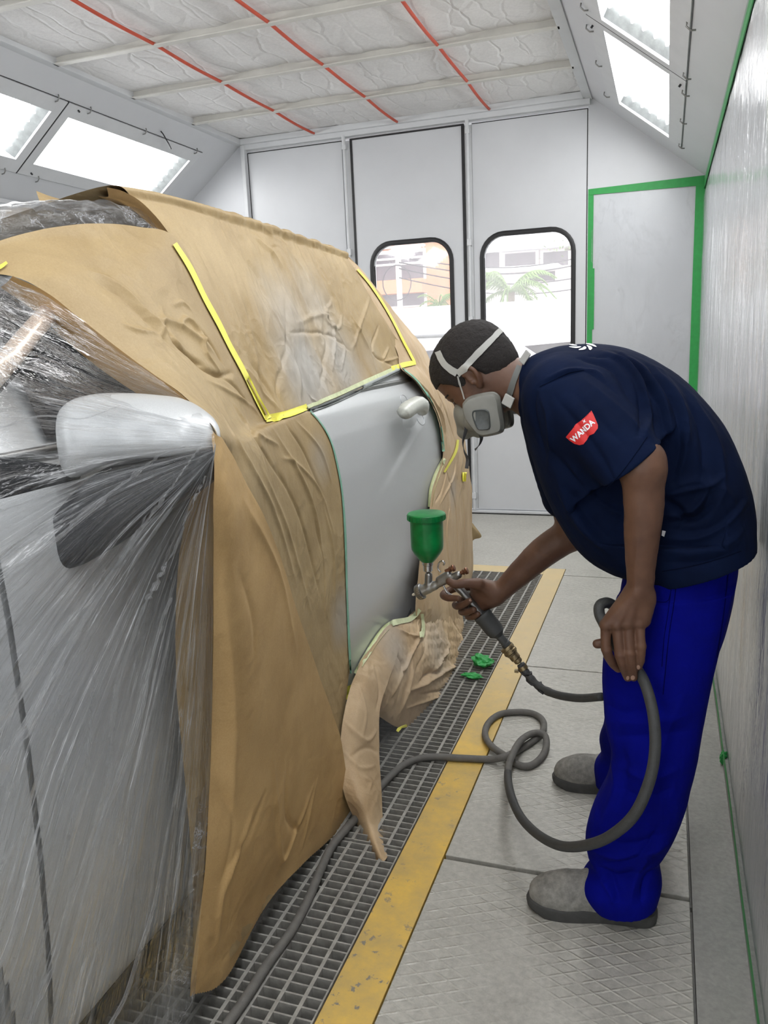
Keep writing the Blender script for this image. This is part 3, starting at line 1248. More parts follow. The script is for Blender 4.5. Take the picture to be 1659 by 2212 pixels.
def crumple_ball(name, c, r, mat, label, seed, sq=(1, 1, 0.6)):
    bm = bmesh.new()
    bmesh.ops.create_icosphere(bm, subdivisions=4, radius=1)
    rg = np.array([v.co[:] for v in bm.verts])
    d = 1 + 0.35 * crumple(rg, 1.6, seed) + 0.25 * fbm(rg * 2.2, 3, seed)
    P = rg * d[:, None] * np.array(sq) * r
    P[:, 2] -= P[:, 2].min()
    for v, q in zip(bm.verts, P):
        v.co = q + np.array(c)
    me = bpy.data.meshes.new(name)
    bm.to_mesh(me)
    bm.free()
    me.materials.append(mat)
    o = bpy.data.objects.new(name, me)
    COL.objects.link(o)
    return tag(o, label, 'tape')


crumple_ball('crumpled_tape', (*PZ(1562, 1652)[:2], 0), 0.022, GREENT, 'small crumpled scrap of green tape at the foot of the right wall', 3, (0.5, 0.8, 1.1))
crumple_ball('crumpled_tape', (*PZ(1042, 1438)[:2], 0.0), 0.045, GREENT, 'crumpled ball of green tape on the far grating', 5, (1.0, 1.0, 0.5))
crumple_ball('crumpled_tape', (*PZ(1022, 1466)[:2], 0.0), 0.026, GREENT, 'smaller scrap of green tape beside the paper on the grating', 8, (1.5, 0.9, 0.4))

# ------------------------------------------------------------ outside, through the door windows
BRICKO = plain('orange_plaster', (214, 150, 112), 0.8, var=0.1, nscale=1.5)
PALEW = plain('pale_facade', (222, 214, 212), 0.8, var=0.05, nscale=1)
DKW = plain('dark_window_glass', (96, 84, 92), 0.3, var=0.3, nscale=1.5)
ROOFT = plain('purple_grey_roof_tiles', (120, 104, 116), 0.7, var=0.2, nscale=2)
LEAF = plain('palm_leaf', (112, 140, 70), 0.6, var=0.3, nscale=3)
WIRE = plain('power_cable', (60, 56, 60), 0.6)
GW = plain('white_garden_wall', (240, 240, 242), 0.7, var=0.03)
ASPH = mk_concrete('pale_street', (150, 148, 146), (180, 178, 176))
struct(MB().box(-40, 30, YB + 0.15, 60, -0.15, -0.05).build('floor_street', ASPH))


def facade(name, X0, X1, Y, Z0, Z1, mat, label, wins_, bands=(), depth=3.0, roof=None):
    b = empty(name, ((X0 + X1) / 2, Y, Z0), label, 'building')
    MB().box(X0, X1, Y, Y + depth, Z0, Z1).build('facade', mat, b)
    for (x0, x1, z0, z1) in wins_:
        f = MB()
        f.box(x0 - .05, x1 + .05, Y - .06, Y - 0.002, z0 - .05, z1 + .05)
        wf = f.build('window', PALEW, b)
        g = MB()
        n = max(1, int((x1 - x0) / 0.7))
        for k in range(n):
            a = x0 + (x1 - x0) * k / n
            g.box(a + .03, a + (x1 - x0) / n - .03, Y - .08, Y - .05, z0, z1)
        g.build('window_panes', DKW, wf)
    for (x0, x1, z0, z1, d_, mt) in bands:
        MB().box(x0, x1, Y - d_, Y + 0.01, z0, z1).build('balcony', mt, b)
    return b


def BW(x, y, Y):
    q = PY(x, y, Y)
    return q


Yh = 24.0
a0, a1 = BW(780, 715, Yh), BW(925, 500, Yh)
zlo = 0.0
f = lambda x, y: BW(x, y, Yh)
facade('apartment_house', f(770, 600)[0], f(922, 600)[0], Yh, -0.1, f(850, 480)[2] + 3, BRICKO,
       'orange plastered house with a dark balcony seen through the left window',
       [(f(800, 600)[0], f(918, 600)[0], f(850, 605)[2], f(850, 545)[2]), (f(805, 600)[0], f(918, 600)[0], f(850, 662)[2], f(850, 637)[2])],
       [(f(796, 600)[0], f(923, 600)[0], f(850, 637)[2], f(850, 608)[2], 0.6, BRICKO)] +
       [(f(770, 600)[0], f(921, 600)[0], f(850, y)[2] - 0.03, f(850, y)[2] + 0.03, 0.12, GW) for y in (535, 547, 560, 572)])
Yh = 28.0
facade('pale_house', f(930, 600)[0], f(1000, 600)[0], Yh, -0.1, f(950, 560)[2], PALEW,
       'pale house with white framed window right of the orange one', [(f(948, 600)[0], f(968, 600)[0], f(950, 600)[2], f(950, 572)[2])])
Yh = 22.0
facade('white_apartment_block', f(1035, 600)[0], f(1245, 600)[0], Yh, -0.1, f(1150, 533)[2], PALEW,
       'white apartment block with balconies seen through the right window',
       [(f(1048, 600)[0], f(1082, 600)[0], f(1060, 588)[2], f(1060, 545)[2]), (f(1090, 600)[0], f(1160, 600)[0], f(1150, 575)[2], f(1150, 545)[2]),
        (f(1172, 600)[0], f(1230, 600)[0], f(1190, 575)[2], f(1190, 545)[2]), (f(1048, 600)[0], f(1078, 600)[0], f(1060, 614)[2], f(1060, 596)[2]),
        (f(1140, 600)[0], f(1202, 600)[0], f(1170, 608)[2], f(1170, 588)[2])],
       [(f(1040, 600)[0], f(1215, 600)[0], f(1150, 585)[2], f(1150, 579)[2], 1.0, GW), (f(1040, 600)[0], f(1240, 600)[0], f(1150, 540)[2], f(1150, 533)[2], 0.8, GW)])
Yh = 13.0
tag(MB().box(f(700, 660)[0], f(1420, 660)[0], Yh, Yh + 0.2, -0.1, f(1100, 652)[2]).build('garden_wall', GW), 'bright white street wall outside the back doors', 'wall')


def palm(c, r, n, label, hgt, seed, up=0.5):
    rg = random.Random(seed)
    b = empty('palm_tree', c, label, 'tree')
    MB().tube([(c[0], c[1], c[2]), (c[0] + 0.03, c[1], c[2] + hgt)], [0.09, 0.07], 8).build('trunk', plain('palm_trunk', (120, 104, 84), 0.8), b)
    g = MB()
    top = np.array([c[0], c[1], c[2] + hgt])
    for k in range(n):
        a = 2 * PI * k / n + rg.random() * 0.5
        el = up * (0.3 + rg.random())
        d = np.array([math.cos(a), math.sin(a) * 0.8, 0])
        pts = [top + d * r * t + np.array([0, 0, r * (el * t * 1.6 - 1.15 * t * t)]) for t in np.linspace(0, 1, 9)]
        s_ = np.cross(d, [0, 0, 1])
        for i in range(1, 9):
            for q in (0, 0.5):
                p = pts[i] * (1 - q) + pts[i - 1] * q
                L = 0.30 * r * math.sin(PI * min(1, (i - q) / 9 + 0.12))
                for sg in (1, -1):
                    tip = p + s_ * sg * L * 0.7 + d * L * 0.5 - np.array([0, 0, L * 0.45])
                    wv = d * 0.025 * r
                    g.add([p - wv, p + wv, tip], [(0, 1, 2)])
        g.tube(pts, [0.012] * 9, 5)
    g.build('fronds', LEAF, b)
    return b


p = BW(1100, 625, 15.0)
palm((p[0], 15.0, -0.05), 0.85, 26, 'palm with drooping fronds above the white wall, right window', p[2] + 0.05 - 0.05, 3, 0.7)
p = BW(948, 662, 15.0)
palm((p[0], 15.0, -0.05), 0.42, 16, 'small palm top above the white wall, left window', p[2] + 0.05, 5, 0.8)
# leafy branch at the top right of the right window
g = MB()
rg = random.Random(7)
c = BW(1222, 545, 14.5)
b = empty('leafy_tree', (c[0] + 0.5, 14.5, -0.05), 'leafy branch at the top right corner of the right window', 'tree')
MB().tube([(c[0] + 0.5, 14.5, -0.05), (c[0] + 0.45, 14.5, c[2]), (c[0], 14.5, c[2] + 0.05)], [0.08, 0.05, 0.02], 7).build('trunk', plain('bark', (96, 84, 70), 0.8), b)
for k in range(150):
    p = np.array([c[0] + 0.25 + rg.gauss(0, 0.28), 14.5 + rg.gauss(0, 0.15), c[2] + rg.gauss(0.02, 0.13)])
    d = np.array([rg.gauss(0, 1), rg.gauss(0, 1), rg.gauss(0, .6)])
    d /= np.linalg.norm(d)
    e = np.cross(d, [0.2, 0.1, 1])
    L = 0.07
    g.add([p, p + d * L * .5 + e * L * .3, p + d * L, p + d * L * .5 - e * L * .3], [(0, 1, 2, 3)])
g.build('leaves', LEAF, b)
# pole and wires
p = BW(862, 600, 15)
b = empty('utility_pole', (p[0], 15, -0.05), 'thin pale street pole with cable drum, left window', 'pole')
MB().tube([(p[0], 15, -0.05), (p[0], 15, 5.2)], 0.055, 8).build('pole', PALEW, b)
MB().tube([(p[0] + 0.28 * math.cos(t), 14.85, BW(862, 612, 15)[2] + 0.32 * math.sin(t)) for t in np.linspace(0, 2 * PI, 20)], 0.012, 5).build('cable_coil', WIRE, b)
for k, (ya, yb_) in enumerate(((555, 545), (567, 560), (580, 590), (600, 614))):
    A, B_ = BW(862, ya, 14.93 - 0.02 * k), BW(1300, yb_, 17.9)
    pts = [A + (B_ - A) * t + np.array([0, 0, -0.25 * math.sin(PI * t)]) for t in np.linspace(0, 1, 14)]
    tag(MB().tube(pts, 0.012, 5).build('power_cable', WIRE), ['topmost thin street cable crossing the door windows', 'second street cable from the top across the door windows', 'third street cable down across the door windows', 'lowest street cable across the door windows'][k], 'cable', 'street cables outside the doors')
# parked cars beyond the doors, only their bonnets show
for (cx, cy, L, col, lb) in ((900, 724, 8.6, (190, 188, 196), 'grey parked car behind the left door window'),
                             (1165, 700, 11.0, (240, 240, 242), 'white parked car behind the right door window')):
    p = BW(cx, cy, L)
    b = empty('parked_car', (p[0], L, -0.05), lb, 'car')
    body = MB()
    w_ = 0.85
    prof = [(-1.9, .35), (-1.95, .6), (-1.7, .80), (-0.9, .92), (-.3, 1.32), (.7, 1.38), (1.3, .98), (1.9, .9), (1.95, .4)]
    z0 = max(0.25, p[2] - 1.05)
    rings_ = []
    for yy in (-w_, -w_ * .93, w_ * .93, w_):
        k_ = 0.94 if abs(yy) == w_ else 1
        rings_.append([(p[0] + x * k_, L + 1 + yy, z * k_ + 0.02) for x, z in prof])
    body.rings(rings_)
    body.build('body', plain('parked_car_paint', col, 0.25, 0.2), b, angle=0.6)
    gl = MB()
    gl.prism([(p[0] - .8, L + 1 - w_ - .004, .96), (p[0] - .3, L + 1 - w_ - .004, 1.27), (p[0] + .65, L + 1 - w_ - .004, 1.32), (p[0] + 1.1, L + 1 - w_ - .004, 1.0)], (0, .004, 0))
    gl.build('side_windows', CARGLASS, b)
    for x in (-1.2, 1.2):
        MB().lathe([(0.01, 0), (.3, 0), (.31, .02), (.31, .18), (.01, .2)], (p[0] + x, L + 1 - w_ - .02, .27), (0, 1, 0), 20).build('wheel', BLACKRUB, b, angle=.6)

# ================================================================== the car under its masking
def zroof(y):
    return float(np.interp(y, [-0.7, -0.45, 0.15, 0.45, 0.9, 1.25, 1.7, 2.3, 2.9, 3.4, 3.85, 4.15, 4.3], [0.75, 0.95, 1.08, 1.20, 1.44, 1.58, 1.66, 1.68, 1.66, 1.55, 1.30, 1.00, 0.80]))


PROFX = [0.08, 0.20, 0.42, 0.60, 0.80, 1.00, 1.12, 1.19, 1.235, 1.28, 1.45, 1.62, 1.68, 1.71, 1.73]
PROFV = [-1.08, -0.99, -0.965, -0.952, -0.946, -0.946, -0.953, -0.968, -1.000, -1.02, -1.065, -1.115, -1.17, -1.30, -1.90]


def side_x(z, y):
    zr = zroof(y)
    if z > 1.235:
        z2 = 1.235 + (z - 1.235) * (1.73 - 1.235) / max(zr + 0.05 - 1.235, 0.02)
        x = float(np.interp(min(z2, 1.73), PROFX, PROFV))
    else:
        x = float(np.interp(z, PROFX, PROFV))
    # the ends of the car tuck in
    if y > 3.5:
        x -= 0.30 * ((y - 3.5) / 0.85) ** 2.2
    if y < 0.0:
        x -= 0.25 * ((0.0 - y) / 0.7) ** 2.2
    return x


XM = -1.90
car = empty('car', (XM, 1.8, 0.0), 'silver hatchback masked with kraft paper and clear film, rear door left bare', 'car')
ysec = list(np.linspace(-0.68, 4.28, 90))
hs = [0, .04, .10, .2, .32, .45, .55, .62, .66, .70, .80, .90, .95, .98, 1.0]
rings_ = []
for y in ysec:
    zr = zroof(y)
    zb = 0.14 if 0.0 < y < 3.9 else 0.24
    R = []
    for z0, xv in zip(PROFX, PROFV):
        z = z0
        if z > 1.235:
            z = 1.235 + (z - 1.235) * (zr - 1.235) / (1.73 - 1.235) if zr > 1.235 else z * 0 + zr
        z = min(max(z, zb), zr)
        x = side_x(min(z, 1.235) if z0 <= 1.235 else z, y) if z0 <= 1.235 else xv - (0.30 * ((max(y, 3.5) - 3.5) / 0.85) ** 2.2) - 0.25 * (max(0, -y) / 0.7) ** 2.2
        x = min(x, XM + 1.2)
        R.append((min(x, xv) - 0.008, y, z))
    L = [(2 * XM - x, yy, z) for x, yy, z in R[:-1]][::-1]
    rings_.append(R + L)
# wheel arches pressed into the sides
rings2 = []
for R in rings_:
    q = []
    for x, y, z in R:
        for yc in (0.42, 3.22):
            d = math.hypot(y - yc, (z - 0.34))
            if d < 0.40 and z < 0.78:
                x = x - 0.22 if x > XM else x + 0.22
                break
        q.append((x, y, z))
    rings2.append(q)
MB().rings(rings2).build('body_shell', SILVER, car, angle=0.8)


def side_patch(name, y0, y1, z0, z1, mat, off=0.004, parent=None, step=0.02, cut=None):
    ny, nz = int((y1 - y0) / step) + 2, int((z1 - z0) / step) + 2
    V, Fq = [], []
    for i in range(ny):
        for j in range(nz):
            y, z = y0 + (y1 - y0) * i / (ny - 1), z0 + (z1 - z0) * j / (nz - 1)
            V.append((side_x(z, y) + off, y, z))
    for i in range(ny - 1):
        for j in range(nz - 1):
            c = np.mean([V[k] for k in (i * nz + j, (i + 1) * nz + j + 1)], axis=0)
            if cut and cut(c[1], c[2]):
                continue
            Fq.append((i * nz + j, (i + 1) * nz + j, (i + 1) * nz + j + 1, i * nz + j + 1))
    return link(name, V, Fq, mat, parent or car, smooth=True)


arch = lambda y, z: any(math.hypot(y - yc, z - 0.34) < 0.41 for yc in (0.42, 3.22))
front_wing = side_patch('front_wing', -0.1, 0.905, 0.19, 1.14, SILVER, 0.004, cut=arch, step=0.009)
front_door = side_patch('front_door', 0.917, 2.11, 0.17, 1.225, SILVER, 0.004)
sill_and_shade = side_patch('sill_and_shade', 0.80, 2.82, 0.035, 0.166, CARBLK, 0.006)  # sill carried down as a black sheet standing in for shade under the car
# windows and trim of the front door
side_patch('front_window', 1.12, 2.05, 1.262, 1.52, CARGLASS, 0.003, front_door)
m = MB()
pts = [(side_x(1.245, y) + 0.008, y, 1.245) for y in np.linspace(0.85, 3.2, 30)]
m.tube(pts, 0.008, 8)
m.build('window_trim', STEELD, car, smooth=True)
m = MB()
pa = [PX(-40, 838, -0.985), PX(20, 775, -1.0), PX(70, 715, -1.02), PX(125, 655, -1.045), PX(170, 600, -1.07)]
m.tube(pa, [0.020, 0.019, 0.018, 0.018, 0.018], 10)
m.build('pillar_trim', plain('bright_window_moulding', (206, 186, 168), 0.3, 0.5), car, smooth=True)  # brownish reflection on the chrome put into its base colour
m = MB()
m.tube([p + np.array([-0.02, 0.03, -0.012]) for p in pa], 0.012, 8)
m.build('pillar_seal', BLACKRUB, car, smooth=True)
# windscreen
g = []
for t in np.linspace(0, 1, 12):
    y = 0.30 + 1.12 * t
    z = zroof(y) + 0.006
    xs = -1.07 - 0.12 * t
    g.append([(xs + (2 * XM - 2 * xs) * q, y - 0.10 * math.sin(PI * q), z + 0.02 * math.sin(PI * q)) for q in np.linspace(0, 1, 16)])
V = [p for r_ in g for p in r_]
link('windscreen', V, [(i * 16 + j, i * 16 + j + 1, (i + 1) * 16 + j + 1, (i + 1) * 16 + j) for i in range(11) for j in range(15)], CARGLASS, car, smooth=True)
# wheels
for yc in (0.42, 3.22):
    for sx in (1, -1):
        x = XM + sx * 0.93
        w_ = MB().lathe([(0.17, -0.19), (0.31, -0.19), (0.335, -0.16), (0.335, -0.03), (0.31, -0.005), (0.21, 0.0), (0.20, -0.01)], (x, yc, 0.335), (sx, 0, 0), 36).build('wheel', BLACKRUB, car, angle=0.6)
        MB().lathe([(0.02, -0.04), (0.19, -0.06), (0.20, -0.012), (0.19, -0.008), (0.17, -0.03), (0.05, -0.025), (0.045, -0.015), (0.01, -0.012)], (x, yc, 0.335), (sx, 0, 0), 28).build('wheel_rim', STEELD, w_, angle=0.6)

# the bare rear door: a smooth panel with the crease that fades in behind the handle
ny, nz = 120, 110
V, Fq = [], []
y0, y1, z0, z1 = 2.13, 3.45, 0.16, 1.315
hy, hz = 3.06, 1.105
for i in range(ny):
    for j in range(nz):
        y, z = y0 + (y1 - y0) * i / (ny - 1), z0 + (z1 - z0) * j / (nz - 1)
        x = side_x(z, y) + 0.006
        V.append([x, y, z])
V = np.array(V)
yy, zz_ = V[:, 1], V[:, 2]
V[:, 0] += 0.012 * np.exp(-((zz_ - 0.50 - 0.05 * (yy - 2.6)) / 0.10) ** 2)
# shallow wedge: surface steps in under a line rising to the rear
line = 0.86 + (yy - 2.62) * 0.36
t = np.clip((yy - 2.55) / 0.5, 0, 1) * np.clip((zz_ - line) / 0.03, 0, 1) * np.clip((1.16 - zz_) / 0.06, 0, 1)
V[:, 0] -= 0.010 * t * t * (3 - 2 * t)
# handle cup
d = np.hypot((yy - hy) / 0.11, (zz_ - hz) / 0.045)
V[:, 0] -= 0.022 * np.clip(1 - d, 0, 1) ** 0.5
for i in range(ny - 1):
    for j in range(nz - 1):
        Fq.append((i * nz + j, (i + 1) * nz + j, (i + 1) * nz + j + 1, i * nz + j + 1))
rear_door = link('rear_door', V, Fq, SILVER, car, smooth=True)
rear_door['label'] = 'bare silver metallic rear door being sprayed'
RD = bvh(rear_door)
# belt moulding with oversprayed tape along the top of the door
# handle: a bar wrapped in pale tape standing over its cup
HS = plain('pale_tape_wrapped_handle', (196, 198, 190), 0.4, 0.1, var=0.1, nscale=90, bump=0.3, bscale=120)
hb = [PX(868, 898, -0.90), PX(874, 890, -0.895), PX(888, 880, -0.892), PX(903, 873, -0.892), PX(912, 878, -0.90), PX(912, 886, -0.925)]
MB().tube(cr(hb, 4), [0.014] * 2 + [0.026] * 3 + [0.031] * 11 + [0.027] * 4 + [0.014], 12).build('door_handle', HS, rear_door, smooth=True)
# the two recessed half-moon grips seen above and below the bar
for (cx, cy, a) in ((873, 866, 0.5), (908, 905, 0.5)):
    ring = []
    for k in range(20):
        t_ = 2 * PI * k / 20
        q = (cx + 9 * math.cos(t_) * 0.8 + 4 * math.sin(t_), cy + 13 * math.sin(t_))
        p, n_ = hit(RD, *q)
        ring.append(p + n_ * 0.001)
    m = MB()
    m.tube(ring + [ring[0]], 0.0013, 5)
    m.build('handle_recess', plain('silver_recess_edge', (205, 208, 212), 0.3, 0.4), rear_door, smooth=True)

# door mirror: silver cap over a black base, on a stubby arm
mir = empty('door_mirror', (-0.9, 1.15, 1.15), None, None)

mir.parent = car
mir.matrix_parent_inverse = car.matrix_basis.inverted()


def loft_px(name, secs, mat, parent, seg=24, pw=2.4, smooth=True, per=6):
    """rings between an upper and a lower outline; each section: (x0,y0, x1,y1, X, depth in Y)"""
    S = cr(np.array(secs, float), per)
    R = []
    for a in S:
        p0, p1 = PX(a[0], a[1], a[4]), PX(a[2], a[3], a[4])
        c, h_ = (p0 + p1) / 2, (p0 - p1) / 2
        R.append([c + h_ * np.sign(math.cos(t)) * abs(math.cos(t)) ** (2 / pw) + np.array([0, 1, 0]) * a[5] * np.sign(math.sin(t)) * abs(math.sin(t)) ** (2 / pw) for t in [2 * PI * k / seg for k in range(seg)]])
    return MB().rings(R).build(name, mat, parent, smooth=smooth)


# cap
loft_px('mirror_cap', [(138, 895, 146, 1000, -0.955, .015), (146, 876, 162, 1030, -0.945, .035), (175, 858, 190, 1020, -0.925, .05), (215, 850, 225, 1006, -0.90, .055), (260, 849, 262, 996, -0.87, .058),
                       (320, 853, 320, 988, -0.82, .058), (380, 862, 380, 984, -0.775, .055), (425, 888, 422, 978, -0.738, .05), (448, 912, 446, 973, -0.718, .04), (463, 940, 463, 968, -0.704, .02)], SILVER, mir, pw=2.7)
loft_px('mirror_base', [(92, 1178, 94, 1200, -0.99, .01), (112, 1135, 120, 1220, -0.97, .03), (155, 1080, 165, 1224, -0.945, .04), (205, 1030, 215, 1200, -0.91, .045), (255, 1000, 265, 1168, -0.88, .045),
                        (320, 988, 325, 1122, -0.83, .045), (380, 984, 385, 1088, -0.785, .045), (425, 979, 427, 1062, -0.748, .045), (450, 973, 450, 1045, -0.722, .04), (463, 968, 463, 1036, -0.708, .02)], CARBLK, mir, pw=3.0)
tri = MB().prism([PX(-30, 985, -0.985), PX(160, 1010, -0.985), PX(130, 1180, -0.985), PX(60, 1170, -0.985), PX(-30, 1120, -0.985)], (0.02, 0, 0))
tri.build('mirror_foot', CARBLK, mir, bevel=0.004)

# ------------------------------------------------------------------ kraft paper
def row(*a):
    return [PX(x, y, X) for x, y, X in a]


stains = [(PX(650, 700, -1.02), 0.24, 0.55), (PX(680, 800, -0.98), 0.26, 0.85), (PX(760, 770, -0.98), 0.24, 0.75), (PX(700, 660, -1.05), 0.20, 0.5), (PX(830, 760, -0.98), 0.14, 0.3)]
KRAFT_TOP = mk_kraft('kraft_paper_with_silver_overspray', stain=stains)
stains2 = [(PX(745, 1330, -0.92), 0.13, 0.5), (PX(700, 990, -0.92), 0.10, 0.35)]
KRAFT_SIDE = mk_kraft('kraft_paper_side', stain=stains2)
stains3 = [(PX(930, 1400, -0.9), 0.22, 0.45), (PX(850, 1400, -0.9), 0.15, 0.5), (PX(970, 1060, -0.95), 0.12, 0.5)]
KRAFT_REAR = mk_kraft('kraft_paper_rear', (178, 152, 118), (204, 180, 146), stain=stains3)

# sheet over the front door, running down from the windscreen past the mirror
A = [
    row((-90, 592, -1.10), (-85, 585, -1.10), (-80, 570, -1.11), (-75, 555, -1.12), (-70, 545, -1.12)),
    row((25, 597, -1.05), (40, 575, -1.06), (45, 550, -1.08), (55, 525, -1.10), (62, 503, -1.11)),
    row((98, 632, -1.01), (120, 595, -1.01), (140, 560, -1.04), (165, 520, -1.08), (190, 484, -1.10)),
    row((158, 678, -0.97), (190, 630, -0.98), (225, 585, -1.02), (265, 535, -1.06), (300, 491, -1.10)),
    row((228, 733, -0.93), (265, 690, -0.94), (300, 635, -0.99), (340, 575, -1.03), (382, 518, -1.075)),
    row((318, 801, -0.87), (352, 765, -0.90), (385, 720, -0.95), (415, 680, -0.99), (446, 640, -1.04)),
    row((398, 860, -0.80), (428, 842, -0.86), (458, 824, -0.91), (485, 805, -0.95), (514, 785, -0.99)),
    row((464, 938, -0.70), (492, 930, -0.80), (520, 922, -0.88), (550, 915, -0.93), (582, 908, -0.955)),
    row((440, 1010, -0.76), (515, 975, -0.79), (565, 945, -0.88), (620, 915, -0.93), (672, 890, -0.957)),
    row((405, 1095, -0.82), (525, 1060, -0.78), (590, 1030, -0.86), (660, 1000, -0.92), (722, 975, -0.94)),
    row((385, 1225, -0.86), (525, 1190, -0.79), (600, 1150, -0.86), (670, 1115, -0.91), (741, 1082, -0.935)),
    row((380, 1375, -0.88), (530, 1340, -0.82), (600, 1310, -0.87), (675, 1280, -0.91), (749, 1250, -0.932)),
    row((385, 1535, -0.89), (535, 1505, -0.84), (610, 1475, -0.87), (680, 1445, -0.91), (756, 1420, -0.93)),
    row((400, 1695, -0.895), (535, 1655, -0.86), (610, 1620, -0.88), (680, 1590, -0.905), (745, 1560, -0.925)),
    row((414, 1900, -0.895), (530, 1830, -0.87), (610, 1770, -0.88), (690, 1715, -0.89), (748, 1670, -0.90)),
    row((416, 2150, -0.895), (505, 2055, -0.885), (590, 1935, -0.88), (670, 1850, -0.88), (766, 1765, -0.88)),
]


def crA(P):   # heavier crumpling low on the window and above the mirror
    c1 = PX(400, 770, -0.93)
    c2 = PX(560, 990, -0.88)
    return 0.45 + 1.5 * np.exp(-(np.linalg.norm(P - c1, axis=1) / 0.20) ** 2) + 0.8 * np.exp(-(np.linalg.norm(P - c2, axis=1) / 0.16) ** 2)


creA = [([(190, 585), (240, 610), (300, 660), (360, 720), (400, 760)], 0.012, 0.010), ([(200, 600), (260, 640), (330, 705), (390, 770)], 0.010, -0.007),
        ([(335, 690), (375, 700), (420, 730), (455, 760)], 0.010, 0.010), ([(345, 660), (352, 700), (345, 735)], 0.006, 0.005), ([(370, 660), (390, 655), (410, 670)], 0.006, 0.006),
        ([(350, 690), (375, 740), (415, 775), (440, 790)], 0.006, -0.012), ([(385, 705), (400, 690), (425, 720), (440, 765), (470, 800)], 0.005, 0.010),
        ([(400, 760), (430, 790), (470, 812), (500, 806)], 0.006, -0.010), ([(420, 700), (455, 745), (480, 790)], 0.006, -0.008), ([(260, 700), (300, 715), (345, 720)], 0.006, 0.005),
        ([(290, 650), (340, 690), (360, 730)], 0.010, -0.006), ([(440, 820), (480, 840), (530, 870), (560, 900)], 0.006, 0.006), ([(450, 800), (500, 830), (540, 880)], 0.005, -0.006),
        ([(500, 870), (540, 930), (600, 960)], 0.007, 0.007), ([(520, 900), (560, 960), (620, 1050)], 0.007, -0.007), ([(480, 900), (530, 990), (590, 1100), (640, 1260)], 0.010, 0.006),
        ([(590, 930), (640, 1010), (680, 1110), (700, 1240)], 0.009, 0.007), ([(620, 920), (660, 980), (700, 1080)], 0.006, -0.006), ([(640, 910), (690, 970), (715, 1040)], 0.006, 0.005),
        ([(600, 1010), (650, 1120), (690, 1280)], 0.008, -0.006), ([(560, 1000), (620, 1140), (670, 1320)], 0.010, 0.005), ([(700, 1100), (720, 1200), (725, 1330)], 0.007, 0.006),
        ([(680, 1130), (700, 1230), (700, 1330)], 0.006, -0.006), ([(610, 990), (640, 1000), (690, 1060), (720, 1150)], 0.006, 0.005)]
paper_a = patch('masking_paper', A, KRAFT_SIDE, grain=PX(690, 1200, -0.92) - PX(600, 950, -0.90), amp=0.003, cramp=0.0075, freq=9, step=0.0045, seed=4, creases=creA, serr=('right',) if False else ('bottom',), crmask=crA)
tag(paper_a, 'large kraft paper sheet taped over the front door, hanging beside the mirror to the grating', 'masking paper', 'kraft masking paper on the car')
# turned-up lip along its slanting lower edge, seen from beneath
lip_o = [A[k][0] for k in range(1, 8)]
lip = []
for k, p in enumerate(lip_o):
    i = 0.010 + 0.022 * math.sin(PI * k / 6)
    lip.append([p + np.array([0.002, 0, 0]), p + np.array([-0.02, 0.012, -i * 0.6]), p + np.array([-0.055, 0.03, -i * 1.3])])
o = patch('folded_edge', lip, KRAFT_DARK, amp=0.0015, freq=12)
o.parent = paper_a
# outer flap: the long triangular sheet hanging in front of it
B = [
    row((462, 936, -0.694), (468, 937, -0.693), (474, 940, -0.694), (482, 944, -0.70)),
    row((464, 1000, -0.688), (480, 1003, -0.69), (500, 1006, -0.70), (518, 1010, -0.715)),
    row((463, 1090, -0.69), (495, 1095, -0.69), (530, 1100, -0.71), (567, 1105, -0.735)),
    row((461, 1220, -0.72), (505, 1215, -0.71), (555, 1210, -0.74), (606, 1205, -0.775)),
    row((460, 1370, -0.76), (520, 1365, -0.74), (585, 1350, -0.77), (648, 1335, -0.81)),
    row((458, 1530, -0.80), (530, 1520, -0.77), (610, 1490, -0.80), (690, 1455, -0.845)),
    row((452, 1700, -0.83), (535, 1680, -0.80), (640, 1630, -0.83), (735, 1585, -0.865)),
    row((440, 1900, -0.855), (535, 1860, -0.835), (640, 1760, -0.85), (752, 1690, -0.875)),
    row((417, 2080, -0.875), (510, 1990, -0.87), (620, 1860, -0.87), (758, 1745, -0.872)),
    row((412, 2158, -0.885), (440, 2160, -0.885), (560, 1990, -0.878), (764, 1768, -0.874)),
]
B[-1] = row((413, 2152, -0.885), (492, 2110, -0.885), (600, 1925, -0.878), (764, 1768, -0.874))
creB = [([(480, 1250), (505, 1500), (500, 1750), (490, 2000)], 0.010, 0.005), ([(470, 1700), (500, 1760), (495, 1850), (480, 1900)], 0.008, -0.006),
        ([(545, 1750), (520, 1830), (480, 1930), (470, 2050)], 0.008, 0.008), ([(570, 1720), (540, 1800), (500, 1860)], 0.010, -0.008),
        ([(590, 1640), (600, 1760), (610, 1860), (640, 1800), (680, 1700)], 0.008, 0.007), ([(620, 1650), (620, 1760), (650, 1790), (670, 1740)], 0.008, -0.006),
        ([(690, 1680), (670, 1760), (655, 1830)], 0.006, 0.005), ([(530, 1080), (600, 1230), (640, 1400)], 0.012, 0.004), ([(520, 1240), (545, 1330), (550, 1420)], 0.012, -0.004)]
paper_b = patch('masking_paper', B, mk_kraft('kraft_paper_flap', (170, 138, 90), (196, 163, 112), fine=0.6), amp=0.004, cramp=0.004, freq=4.5, step=0.006, seed=14, creases=creB, serr=('bottom',))
tag(paper_b, 'smooth triangular kraft paper flap hanging from the mirror tip to the floor', 'masking paper', 'kraft masking paper on the car')

